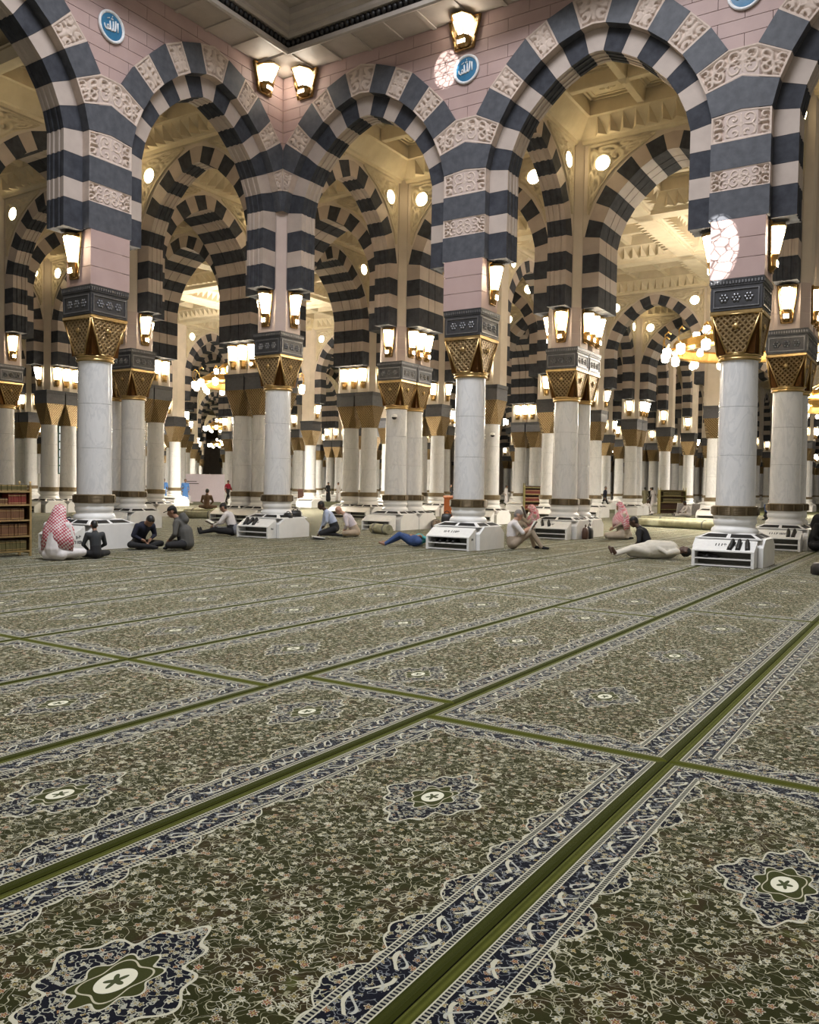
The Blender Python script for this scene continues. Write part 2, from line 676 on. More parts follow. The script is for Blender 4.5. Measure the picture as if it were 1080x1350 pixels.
# ------------------------------------------------------------------ carved relief
def ornament(s, t, asp, seed, mir=True):
    rs = np.random.RandomState(seed)
    u = np.abs(s - 0.5) * 2 if mir else s
    X = u * asp * (0.5 if mir else 1.0)
    Y = t
    h = np.zeros_like(s)
    n = max(2, int(round(asp * (1.1 if mir else 2.2))))
    xs = np.linspace(0.24, asp * (0.5 if mir else 1.0) - 0.16, n)
    k = 0
    for x in xs:
        for y, R in ((0.30, 0.30), (0.72, 0.26)):
            cx, cy = x + rs.uniform(-.05, .05), y + rs.uniform(-.05, .05)
            r = np.hypot(X - cx, Y - cy) / R
            a = np.arctan2(Y - cy, X - cx) * (1 if k % 2 else -1)
            w = np.clip(((0.5 + 0.5 * np.cos(a + 8.0 * r)) - .42) / .2, 0, 1) * np.clip((1.12 - r) / .15, 0, 1)
            h = np.maximum(h, w)
            k += 1
    if mir:
        leaf = np.clip(1 - (X / (0.05 + 0.11 * np.sin(np.clip(Y, 0, 1) * PI))) ** 2, 0, 1)
        h = np.maximum(h, leaf * 0.9)
    e = np.minimum(np.minimum(t, 1 - t), np.minimum(s, 1 - s) * asp)
    h = np.where(e < 0.10, 0.0, h)
    h = np.where(e < 0.065, 0.9, h)
    return h


def relief(mb, lower, upper, vf, nu, nv, amp, seed, back, mir=True, m=0):
    ss, tt = np.meshgrid(np.linspace(0, 1, nu + 1), np.linspace(0, 1, nv + 1))
    lo = np.array([lower(s) for s in ss[0]])
    up = np.array([upper(s) for s in ss[0]])
    wid = np.hypot(*(lo[-1] - lo[0])) * 0.5 + np.hypot(*(up[-1] - up[0])) * 0.5
    hei = max(np.hypot(*(up[nu // 2] - lo[nu // 2])), 0.1)
    h = ornament(ss, tt, wid / hei, seed, mir)
    P = lo[None] * (1 - tt[..., None]) + up[None] * tt[..., None]
    vs_ = [(P[j, i, 0], vf - amp * h[j, i], P[j, i, 1]) for j in range(nv + 1) for i in range(nu + 1)]
    W = nu + 1
    fs = [(j * W + i, j * W + i + 1, (j + 1) * W + i + 1, (j + 1) * W + i) for j in range(nv) for i in range(nu)]
    mb.add(vs_, fs, m, True)
    loop = [i for i in range(nu)] + [j * W + nu for j in range(nv)] + [nv * W + nu - i for i in range(nu)] + [(nv - j) * W for j in range(nv)]
    ring = [vs_[i] for i in loop]
    n = len(ring)
    mb.add(ring + [(p[0], back, p[2]) for p in ring], [(i, i + n, (i + 1) % n + n, (i + 1) % n) for i in range(n)], m)


def lin(a, b):
    return lambda s: np.array((a[0] + (b[0] - a[0]) * s, a[1] + (b[1] - a[1]) * s))


def path(pts):
    pts = [np.array(p, float) for p in pts]
    d = [0.0]
    for a, b in zip(pts, pts[1:]):
        d.append(d[-1] + float(np.hypot(*(b - a))))

    def f(s):
        q = s * d[-1]
        for i in range(len(pts) - 1):
            if q <= d[i + 1] + 1e-9:
                w = (q - d[i]) / (d[i + 1] - d[i])
                return pts[i] * (1 - w) + pts[i + 1] * w
        return pts[-1]
    return f


VF, VB = -0.435, -0.24      # carved ground and back of the outer order
FRONT = -0.50


def carved(lower, upper, seed, nu=30, nv=18, mir=True, name='carved_block'):
    mb = MB()
    relief(mb, lower, upper, VF, int(nu * 1.6), int(nv * 1.6), 0.065, seed, VB, mir)
    return mb.mesh(name, 'carved', fix=False)


def plain_block(poly, mat='blue', name='stone_block', f=FRONT, b=VB):
    return MB().prism(shrink(poly, 0.004), f, b).mesh(name, mat)


# pier pieces, centred on the column axis
PIER_PIECES = [
    plain_block([(-.55, 6.69), (-.55, 7.25), (.55, 7.25), (.55, 6.69)]),
    carved(lin((-.545, 7.255), (.545, 7.255)), lin((-.545, 7.655), (.545, 7.655)), 1, 44, 18),
    plain_block([(-.55, 7.66), (-.55, 8.18), (.55, 8.18), (.55, 7.66)]),
    carved(lin((-.545, 8.185), (.545, 8.185)), path([(-.545, 8.69), (0, 8.75), (.545, 8.69)]), 2, 44, 20),
    plain_block([(-.55, 8.70), (-.67, 9.18), (0, 9.38), (.67, 9.18), (.55, 8.70), (0, 8.76)]),
    carved(path([(-.67, 9.19), (0, 9.39), (.67, 9.19)]), path([(-.86, 9.62), (-.27, 9.935), (.27, 9.935), (.86, 9.62)]), 3, 56, 20),
]
# bay pieces of the outer order, centred on the bay
def bay_pieces():
    L = []
    for k in range(2, 7):
        a, b, c, d = OUT[k], EXT[k], EXT[k + 1], OUT[k + 1]
        for fl in (0, 1):
            q = [(p[0] - 3, p[1]) for p in (a, b, c, d)]
            if fl:
                q = [(-p[0], p[1]) for p in q]
            if k % 2 == 0:
                L.append(plain_block(q))
            else:
                lo, up = (lin(q[0], q[3]), lin(q[1], q[2]))
                if fl:
                    lo, up = lin(q[3], q[0]), lin(q[2], q[1])
                L.append(carved(lo, up, 10 + k, 24, 24))
    L.append(carved(path([(-.27, 11.165), (0, 11.205), (.27, 11.165)]), path([(-.47, 11.80), (0, 11.92), (.47, 11.80)]), 20, 30, 26))
    return L


BAY_PIECES = bay_pieces()


def clip(poly, x0):
    out = []
    for i, p in enumerate(poly):
        q = poly[(i + 1) % len(poly)]
        if p[0] >= x0:
            out.append(p)
        if (p[0] >= x0) != (q[0] >= x0):
            w = (x0 - p[0]) / (q[0] - p[0])
            out.append((x0, p[1] + (q[1] - p[1]) * w))
    return out


# folded pieces at the inner corner: u >= 0.5 only; sgn=-1 mirrors them for the other wall
def corner_pieces(sgn):
    L = []
    c = lambda poly: [(sgn * a, b) for a, b in poly]
    L.append(plain_block(c(clip([(0.0, 8.76), (.55, 8.70), (.67, 9.18), (0, 9.38)], 0.5))))
    lo, up = [(.50, 9.24), (.67, 9.19)], [(.50, 9.81), (.86, 9.62)]
    if sgn < 0:
        L.append(carved(lin(c(lo)[1], c(lo)[0]), lin(c(up)[1], c(up)[0]), 31, 10, 20, False))
    else:
        L.append(carved(lin(*lo), lin(*up), 31, 10, 20, False))
    return L


# ------------------------------------------------------------------ column templates
def plinth_mesh():
    mb = MB()
    prof = [(-.63, 0), (-.63, .37), (-.40, .53), (.40, .53), (.63, .37), (.63, 0)]
    n = len(prof)
    for x0, x1 in ((-.65, -.56), (.56, .65)):
        v = [(x0, a, b) for a, b in prof] + [(x1, a, b) for a, b in prof]
        mb.add(v, [tuple(range(n)), tuple(range(2 * n - 1, n - 1, -1))] + [(i, i + n, (i + 1) % n + n, (i + 1) % n) for i in range(n)])
    v = [(-.56, a * .97, b * .985) for a, b in prof] + [(.56, a * .97, b * .985) for a, b in prof]
    mb.add(v, [tuple(range(n)), tuple(range(2 * n - 1, n - 1, -1))] + [(i, i + n, (i + 1) % n + n, (i + 1) % n) for i in range(n)])
    q = lambda h, z: [(h, -h, z), (h, h, z), (-h, h, z), (-h, -h, z)]
    mb.loft([q(.60, .515), q(.60, .535), q(.40, .63)], caps=True)
    return mb.mesh('plinth', 'white')


PLINTH = plinth_mesh()
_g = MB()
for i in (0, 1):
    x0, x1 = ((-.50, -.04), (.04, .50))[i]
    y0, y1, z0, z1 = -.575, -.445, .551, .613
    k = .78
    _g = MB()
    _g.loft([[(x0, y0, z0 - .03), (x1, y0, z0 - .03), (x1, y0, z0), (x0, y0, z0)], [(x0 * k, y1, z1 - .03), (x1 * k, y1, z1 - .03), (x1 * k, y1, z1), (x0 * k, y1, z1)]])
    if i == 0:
        GR_A = _g.mesh('vent_shade_panel', 'ventshade')  # solid dark panel painting in the shade of an opening
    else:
        GR_B = _g.mesh('vent_shade_panel', 'ventshade')
MOULD = MB().lathe([(.36, .58), (.43, .60), (.45, .66), (.42, .72), (.385, .74), (.38, .78), (.40, .80), (.41, .88), (.395, .90), (.40, .92), (.42, .97)], 32).mesh('base_moulding', 'white')
BAND = MB().lathe([(.37, .96), (.42, .965), (.43, .975), (.43, 1.145), (.42, 1.155), (.37, 1.16)], 30, smooth=False).mesh('bronze_band', 'bandbrass')
_g = MB()
for a0 in (0,):
    n = 5
    w = 2 * PI / 10 * 0.80
    ins = [(.425 * math.cos(-w / 2 + w * i / n), .425 * math.sin(-w / 2 + w * i / n)) for i in range(n + 1)]
    ous = [(.452 * math.cos(-w / 2 + w * i / n), .452 * math.sin(-w / 2 + w * i / n)) for i in range(n + 1)]
    _g.slab(ins + ous[::-1], .985, 1.135)
VENT = _g.mesh('vent_panel', 'vent')
SHAFT = MB().lathe([(.370, 1.15), (.364, 2.146)], 36).lathe([(.364, 2.151), (.357, 3.098)], 36).lathe([(.357, 3.103), (.350, 4.02)], 36).mesh('shaft', 'shaft')
NECK = MB().lathe([(.34, 4.0), (.385, 4.005), (.40, 4.03), (.385, 4.055), (.37, 4.06), (.395, 4.08), (.405, 4.10), (.39, 4.13), (.34, 4.135)], 30).mesh('neck_ring', 'gold')


def cap_panel():
    mb = MB()
    t, b = .445, .165
    zt, zb = 4.87, 4.13
    yt, yb = -.455, -.385
    core = [(-b, yb, zb), (b, yb, zb), (t, yt, zt), (-t, yt, zt)]
    mb.loft([core, [(p[0] * .9, p[1] + .12, p[2]) for p in core]])
    # raised frame
    for (p, q) in ((0, 1), (1, 2), (2, 3), (3, 0)):
        A, B = Vector(core[p]), Vector(core[q])
        mb.tube([A + Vector((0, -.008, 0)), B + Vector((0, -.008, 0))], .016, 6, 1)
    mb.ball((0, -.445, 4.64), (.06, .03, .06), 10, 6, 1)
    mb.ball((0, -.43, 4.64), (.105, .02, .11), 12, 4, 0)
    return mb.mesh('capital_panel', ['lattice', 'gold'])


CAPP = cap_panel()


def cap_corner():
    mb = MB()
    b, yb, zb, zt = .165, .385, 4.13, 4.84
    A, B, T = (b, -yb, zb), (yb, -b, zb), (.435, -.435, zt)
    off = Vector((-.05, .05, 0))
    f = [A, B, T]
    mb.loft([[Vector(p) for p in f], [Vector(p) + off for p in f]])
    mb.tube([A, T], .010, 5, 1)
    mb.tube([B, T], .010, 5, 1)
    return mb.mesh('capital_corner', ['golddark', 'gold'])


CAPC = cap_corner()
CAPCORE = MB().loft([[(a * .335, b * .335, 4.12) for a, b in ((1, -1), (1, 1), (-1, 1), (-1, -1))], [(a * .40, b * .40, 4.87) for a, b in ((1, -1), (1, 1), (-1, 1), (-1, -1))]]).mesh('capital_core', 'golddark')
_q = lambda h, z: [(h, -h, z), (h, h, z), (-h, h, z), (-h, -h, z)]
SLAB = MB().loft([_q(.44, 4.865), _q(.475, 4.88), _q(.475, 4.93), _q(.455, 4.95)]).mesh('gilt_slab', 'gold')


def impost_mesh():
    mb = MB()
    mb.loft([_q(.47, 4.95), _q(.47, 5.40), _q(.485, 5.415), _q(.485, 5.44), _q(.498, 5.53), _q(.498, 5.55), _q(.46, 5.552)])
    return mb.mesh('impost_block', 'impost')


IMPOST = impost_mesh()


def impost_frame():
    mb = MB()
    y = -.47
    for (x0, x1, z0, z1) in ((-.42, .42, 5.00, 5.022), (-.42, .42, 5.335, 5.357), (-.42, -.398, 5.022, 5.335), (.398, .42, 5.022, 5.335)):
        mb.box(x0, x1, y - .02, y + .01, z0, z1)
    for x in (-.23, 0, .23):
        for k in range(6):
            a = k * PI / 3
            mb.ball((x + .06 * math.cos(a), y - .004, 5.18 + .06 * math.sin(a)), (.035, .018, .035), 6, 4)
        mb.ball((x, y - .006, 5.18), (.03, .025, .03), 6, 4)
    for i in range(17):
        x = -.46 + i * .0575
        mb.box(x - .017, x + .017, y - .035, y, 5.455, 5.51)
    return mb.mesh('impost_frame', 'impostlite')


IMPF = impost_frame()
CH = 0.20
OCT = oct_poly(.5, CH)
FRT = [(.5, -.5)] + OCT[1:6] + [(-.5, -.5)]


def course(poly, z0, z1, mat):
    return MB().slab(poly, z0, z1).mesh('stone_course', mat)


CZ = ((5.555, 5.925), (5.937, 6.307), (6.319, 6.685))
COURSE_OCT = [course(OCT, a, b, 'pinkpale') for a, b in CZ]
COURSE_FRT = [course(FRT, a, b, 'pink') for a, b in CZ]
CORE = MB().slab(oct_poly(.49, CH - .01), 5.55, 11.42).mesh('pier_core', 'cream')
CORE_P = MB().slab(oct_poly(.49, CH - .01), 5.55, 9.6).mesh('pier_core', 'pinkpale')

# simplified far versions
FAR_CAP = MB()
FAR_CAP.loft([[(.40 * math.cos(PI / 8 + PI / 4 * i), .40 * math.sin(PI / 8 + PI / 4 * i), 4.0) for i in range(8)], [(.42 * math.cos(PI / 8 + PI / 4 * i), .42 * math.sin(PI / 8 + PI / 4 * i), 4.13) for i in range(8)], [(x * .455, y * .455, 4.88) for x, y in ((1, .95), (.95, 1), (-.95, 1), (-1, .95), (-1, -.95), (-.95, -1), (.95, -1), (1, -.95))], [(x * .475, y * .475, 4.95) for x, y in ((1, .95), (.95, 1), (-.95, 1), (-1, .95), (-1, -.95), (-.95, -1), (.95, -1), (1, -.95))]])
FAR_CAP = FAR_CAP.mesh('capital', 'lattice')
FAR_PIER = MB().slab(OCT, 5.55, 11.42).mesh('pier', 'cream')
FAR_SHAFT = MB().lathe([(.372, .97), (.35, 4.02)], 20).mesh('shaft', 'shaft')


# ------------------------------------------------------------------ wall sconce: back against y = 0, out towards -y, z from 0 to .95
def sconce_meshes(lampmat):
    back = MB().prism([(-.13, 0), (-.16, .30), (-.235, .93), (.235, .93), (.16, .30), (.13, 0)], -.035, 0).mesh('back_plate', 'filigree')
    fr = MB()
    ring = [(-.13, 0), (-.16, .30), (-.235, .93), (.235, .93), (.16, .30), (.13, 0)]
    for i in range(6):
        a, b = ring[i], ring[(i + 1) % 6]
        fr.tube([(a[0], -.04, a[1]), (b[0], -.04, b[1])], .018, 6)
    frame = fr.mesh('gilt_frame', 'brass')

    def hexa(w, d, z):
        return [(-w, -.036, z), (-w, -d * .55, z), (-w * .55, -d, z), (w * .55, -d, z), (w, -d * .55, z), (w, -.036, z)]
    glass = MB().loft([hexa(.075, .15, .33), hexa(.125, .25, .80), hexa(.125, .25, .84)]).mesh('lantern_glass', lampmat)
    cg = MB()
    for w, d, z, w2, d2, z2 in ((.077, .153, .33, .128, .253, .80),):
        for a, b in zip(hexa(w, d, z)[1:5], hexa(w2, d2, z2)[1:5]):
            cg.tube([a, b], .009, 5)
    bars = cg.mesh('lantern_bars', 'gold')
    top = MB().loft([hexa(.145, .27, .84), hexa(.155, .28, .86), hexa(.145, .27, .90), hexa(.09, .16, .94)]).mesh('lantern_crown', 'gold')
    hold = MB().loft([hexa(.05, .08, .03), hexa(.09, .13, .10), hexa(.095, .14, .24), hexa(.105, .17, .32), hexa(.09, .155, .335)]).mesh('lantern_holder', 'brass')
    sl = MB().box(-.012, .012, -.147, -.135, .10, .20).mesh('light_slit', lampmat)
    return dict(back_plate=back, gilt_frame=frame, lantern_glass=glass, lantern_bars=bars, lantern_crown=top, lantern_holder=hold, slit=sl)


SC = sconce_meshes('lamp')
SCW = sconce_meshes('lampwhite')


def sconce(loc, rz, label, group, near=True, kit=None, sc=1.0):
    k = kit or SC
    t = thing('sconce_lantern', label, 'wall lamp', loc, rz, group)
    if sc != 1.0:
        t.scale = sc
    link('back_plate', k['back_plate'], t)
    link('lantern_glass', k['lantern_glass'], t)
    link('lantern_holder', k['lantern_holder'], t)
    link('lantern_crown', k['lantern_crown'], t)
    if near:
        link('gilt_frame', k['gilt_frame'], t)
        link('lantern_bars', k['lantern_bars'], t)
        for x in (-.045, 0, .045):
            link('light_slit', k['slit'], t, (x, 0, 0))
    return t


# ------------------------------------------------------------------ spandrel lamps and carved spandrel panels (front face y = 0, towards -y)
DISC_RIM = MB().lathe([(.215, 0), (.27, 0), (.275, .03), (.25, .05), (.215, .04)], 24, caps=False).mesh('rim', 'plaster')
DISC_LENS = MB().lathe([(.22, .005), (.20, .04), (.12, .065), (.02, .075)], 24).mesh('lens', 'disclamp')


def spandrel_panel(sgn):
    mb = MB()
    hyp = [(.66, 9.30), (.78, 9.66), (1.02, 10.08), (1.36, 10.48), (1.80, 10.82), (2.30, 11.08), (2.52, 11.22)]
    top = [(.62, 9.34), (.62, 11.26), (2.50, 11.26)]
    h = [(sgn * (a - 3), b) for a, b in hyp]
    t = [(sgn * (a - 3), b) for a, b in top]
    if sgn < 0:
        h, t = h[::-1], t[::-1]
    relief(mb, path(h), path(t), .01, 72, 26, .06, 41, .03, False)
    return mb.mesh('spandrel_panel', 'plaster', fix=False)


SPAN_A, SPAN_B = spandrel_panel(1), spandrel_panel(-1)

# ------------------------------------------------------------------ coffered ceiling of one bay
def bay_frame():
    mb = MB()
    prof = [(2.76, 11.28), (2.66, 11.31), (2.64, 11.40), (2.57, 11.43), (2.25, 11.86), (2.18, 11.88), (2.18, 12.36)]
    mb.loft([_q(h, z) for h, z in prof], caps=False)
    mb.loft([_q(3.0, 11.28), _q(2.76, 11.28)], caps=False)
    return mb.mesh('cornice', 'plaster', fix=False)


def tooth_mesh():
    w = .36
    v = [(-w / 2, -2.585, 11.43), (w / 2, -2.585, 11.43), (0, -2.25, 11.88), (0, -2.30, 11.41)]
    return MB().add(v, [(0, 1, 2), (0, 3, 1), (0, 2, 3), (1, 3, 2)]).mesh('cornice_tooth', 'plaster')


TOOTH = tooth_mesh()


def teeth_all():
    mb = MB()
    w = .36
    for q in range(4):
        c, s_ = math.cos(q * PI / 2), math.sin(q * PI / 2)
        for i in range(12):
            x = -1.98 + i * .36
            v = [(x - w / 2, -2.585, 11.43), (x + w / 2, -2.585, 11.43), (x, -2.25, 11.88), (x, -2.30, 11.41)]
            mb.add([(a * c - b * s_, a * s_ + b * c, z) for a, b, z in v], [(0, 1, 2), (0, 3, 1), (0, 2, 3), (1, 3, 2)])
    return mb.mesh('cornice_teeth', 'plaster')


BAYF = bay_frame()
TEETH = teeth_all()
RIB = MB().prism([(-.09, 11.92), (-.11, 11.95), (-.16, 12.30), (.16, 12.30), (.11, 11.95), (.09, 11.92)], -2.2, 2.2).mesh('ceiling_rib', 'plaster')
BOSS = MB().loft([_q(.04, 11.84), _q(.14, 11.92), _q(.14, 11.96)]).mesh('rib_boss', 'plaster')


def coffer_mesh():
    mb = MB()
    mb.box(-.74, .74, -.74, .74, 12.30, 12.36)
    for h, z in ((.62, 12.24), (.5, 12.27)):
        for (x0, x1, y0, y1) in ((-h, h, -h, -h + .06), (-h, h, h - .06, h), (-h, -h + .06, -h, h), (h - .06, h, -h, h)):
            mb.box(x0, x1, y0, y1, z, 12.30)
    for k in range(8):
        a = k * PI / 4
        mb.ball((.2 * math.cos(a), .2 * math.sin(a), 12.30), (.09, .09, .05), 6, 4)
    mb.ball((0, 0, 12.30), (.1, .1, .07), 8, 4)
    return mb.mesh('coffer_panel', 'plaster')


COFFER = coffer_mesh()


# ------------------------------------------------------------------ the lattice of columns, 25 m period: courts of 18 m, aisles of 6 m, joints of 1 m
XS = sorted(25 * k + o for k in range(-6, 2) for o in (0, 6, 12, 18, 19))
YS = sorted(25 * k - 18 + o for k in range(-1, 6) for o in (0, 6, 12, 18, 24))
xo = lambda x: x % 25
yo = lambda y: (y + 18) % 25
HAS = lambda x, y: not (xo(x) in (6, 12) and yo(y) in (6, 12))
ZCOL, ZARCH, ZCEIL = 138, 125, 95
SKIP_COL, SKIP_ARCH, SKIP_CEIL, SKIP_SCONCE, SKIP_DISC, SKIP_RACK, SKIP_BEAM = set(), set(), set(), set(), set(), set(), set()
#SKIPS# repeats wholly hidden behind others
SKIP_COL = {(-107,63), (-106,57), (-106,63), (-100,56), (-100,57), (-100,63), (-100,69), (-94,50), (-94,56), (-94,57), (-94,75), (-88,50), (-88,56), (-88,57), (-88,75), (-82,44), (-82,50), (-82,56), (-82,57), (-82,63), (-82,69), (-82,75), (-82,82), (-81,44), (-81,50), (-81,56), (-81,57), (-81,63), (-81,69), (-81,81), (-81,82), (-75,38), (-75,44), (-75,50), (-75,56), (-75,57), (-75,63), (-75,75), (-75,81), (-75,82), (-75,88), (-69,50), (-69,56), (-69,75), (-69,81), (-69,82), (-63,31), (-63,32), (-63,50), (-63,56), (-63,81), (-63,82), (-57,32), (-57,38), (-57,44), (-57,50), (-57,57), (-57,63), (-57,81), (-57,82), (-57,88), (-57,94), (-57,100), (-56,32), (-56,38), (-56,44), (-56,56), (-56,57), (-56,63), (-56,69), (-56,81), (-56,82), (-56,94), (-56,100), (-50,25), (-50,31), (-50,32), (-50,50), (-50,56), (-50,57), (-50,63), (-50,75), (-50,81), (-50,82), (-50,88), (-50,94), (-44,31), (-44,50), (-44,56), (-44,57), (-44,75), (-44,81), (-44,82), (-44,100), (-44,107), (-38,25), (-38,31), (-38,57), (-38,75), (-38,81), (-38,82), (-38,100), (-38,106), (-38,107), (-32,19), (-32,32), (-32,50), (-32,56), (-32,57), (-32,63), (-32,69), (-32,75), (-32,88), (-32,94), (-32,100), (-32,106), (-32,107), (-32,113), (-31,19), (-31,32), (-31,56), (-31,57), (-31,63), (-31,69), (-31,75), (-31,82), (-31,88), (-31,94), (-31,100), (-31,106), (-31,107), (-31,113), (-25,7), (-25,13), (-25,44), (-25,57), (-25,63), (-25,75), (-25,81), (-25,82), (-25,88), (-25,94), (-25,107), (-25,113), (-25,119), (-19,50), (-19,57), (-19,75), (-19,100), (-19,106), (-19,107), (-13,50), (-13,56), (-13,57), (-13,75), (-13,81), (-13,82), (-13,106), (-13,107), (-13,125), (-7,25), (-7,38), (-7,44), (-7,63), (-7,81), (-7,82), (-7,88), (-7,94), (-7,100), (-7,106), (-7,107), (-7,113), (-7,119), (-7,125), (-7,131), (-6,38), (-6,81), (-6,82), (-6,88), (-6,94), (-6,100), (-6,107), (-6,113), (-6,119), (-6,125), (-6,131), (0,56), (0,57), (0,63), (0,81), (0,82), (0,88), (0,94), (0,100), (0,119), (0,125), (6,31), (6,32), (6,50)}
SKIP_ARCH = {('x',-100,50), ('x',-100,56), ('x',-100,57), ('x',-94,50), ('x',-94,56), ('x',-94,57), ('x',-88,50), ('x',-88,56), ('x',-81,38), ('x',-81,44), ('x',-81,50), ('x',-81,56), ('x',-81,57), ('x',-81,63), ('x',-81,69), ('x',-75,50), ('x',-75,56), ('x',-75,57), ('x',-75,75), ('x',-69,31), ('x',-69,32), ('x',-69,50), ('x',-69,57), ('x',-69,75), ('x',-63,31), ('x',-63,32), ('x',-63,50), ('x',-63,75), ('x',-63,81), ('x',-63,82), ('x',-56,25), ('x',-56,31), ('x',-56,32), ('x',-56,38), ('x',-56,44), ('x',-56,56), ('x',-56,57), ('x',-56,63), ('x',-56,69), ('x',-56,75), ('x',-56,81), ('x',-56,82), ('x',-56,88), ('x',-50,25), ('x',-50,31), ('x',-50,32), ('x',-50,50), ('x',-50,56), ('x',-50,57), ('x',-50,75), ('x',-50,81), ('x',-50,82), ('x',-44,25), ('x',-44,31), ('x',-44,50), ('x',-44,56), ('x',-44,57), ('x',-44,75), ('x',-44,81), ('x',-44,82), ('x',-38,25), ('x',-38,56), ('x',-38,57), ('x',-38,75), ('x',-38,82), ('x',-38,100), ('x',-31,19), ('x',-31,31), ('x',-31,32), ('x',-31,44), ('x',-31,50), ('x',-31,56), ('x',-31,57), ('x',-31,63), ('x',-31,81), ('x',-31,82), ('x',-31,88), ('x',-31,94), ('x',-31,100), ('x',-25,7), ('x',-25,50), ('x',-25,57), ('x',-25,75), ('x',-25,81), ('x',-25,82), ('x',-25,100), ('x',-25,106), ('x',-25,107), ('x',-19,31), ('x',-19,32), ('x',-19,50), ('x',-19,56), ('x',-19,57), ('x',-19,75), ('x',-19,81), ('x',-19,82), ('x',-19,100), ('x',-19,106), ('x',-19,107), ('x',-13,25), ('x',-13,50), ('x',-13,56), ('x',-13,57), ('x',-13,75), ('x',-13,81), ('x',-13,82), ('x',-13,100), ('x',-13,106), ('x',-13,107), ('x',-6,56), ('x',-6,57), ('x',-6,75), ('x',-6,81), ('x',-6,82), ('x',-6,88), ('x',-6,94), ('x',-6,100), ('x',-6,106), ('x',-6,107), ('x',-6,113), ('x',-6,119), ('x',0,75), ('x',0,81), ('x',0,82), ('x',0,100), ('x',6,25), ('y',-100,50), ('y',-94,50), ('y',-88,50), ('y',-82,38), ('y',-82,44), ('y',-82,50), ('y',-82,57), ('y',-82,63), ('y',-81,38), ('y',-81,44), ('y',-81,50), ('y',-81,57), ('y',-81,63), ('y',-75,38), ('y',-75,44), ('y',-75,50), ('y',-75,57), ('y',-75,63), ('y',-69,50), ('y',-69,75), ('y',-63,50), ('y',-63,75), ('y',-57,25), ('y',-57,32), ('y',-57,38), ('y',-57,44), ('y',-57,57), ('y',-57,63), ('y',-57,69), ('y',-57,75), ('y',-57,82), ('y',-56,25), ('y',-56,32), ('y',-56,38), ('y',-56,44), ('y',-56,57), ('y',-56,63), ('y',-56,69), ('y',-56,75), ('y',-56,82), ('y',-50,19), ('y',-50,25), ('y',-50,32), ('y',-50,38), ('y',-50,50), ('y',-50,57), ('y',-50,63), ('y',-50,69), ('y',-50,75), ('y',-50,82), ('y',-50,88), ('y',-44,25), ('y',-44,50), ('y',-44,75), ('y',-38,25), ('y',-38,50), ('y',-38,75), ('y',-32,7), ('y',-32,13), ('y',-32,19), ('y',-32,32), ('y',-32,44), ('y',-32,50), ('y',-32,57), ('y',-32,63), ('y',-32,69), ('y',-32,82), ('y',-32,88), ('y',-32,94), ('y',-31,13), ('y',-31,19), ('y',-31,44), ('y',-31,50), ('y',-31,57), ('y',-31,63), ('y',-31,69), ('y',-31,82), ('y',-31,88), ('y',-31,94), ('y',-31,100), ('y',-25,7), ('y',-25,38), ('y',-25,44), ('y',-25,50), ('y',-25,57), ('y',-25,63), ('y',-25,69), ('y',-25,75), ('y',-25,82), ('y',-25,88), ('y',-25,94), ('y',-25,100), ('y',-19,75), ('y',-19,100), ('y',-13,25), ('y',-13,50), ('y',-13,75), ('y',-13,100), ('y',-7,13), ('y',-7,19), ('y',-7,32), ('y',-7,38), ('y',-7,57), ('y',-7,63), ('y',-7,75), ('y',-7,82), ('y',-7,88), ('y',-7,94), ('y',-7,100), ('y',-7,107), ('y',-7,113), ('y',-6,32), ('y',-6,44), ('y',-6,63), ('y',-6,69), ('y',-6,75), ('y',-6,82), ('y',-6,88), ('y',-6,94), ('y',-6,100), ('y',-6,107), ('y',-6,113), ('y',0,50), ('y',0,57), ('y',0,75), ('y',0,82), ('y',0,88), ('y',0,94), ('y',0,100), ('y',0,113), ('y',0,119), ('y',6,25)}
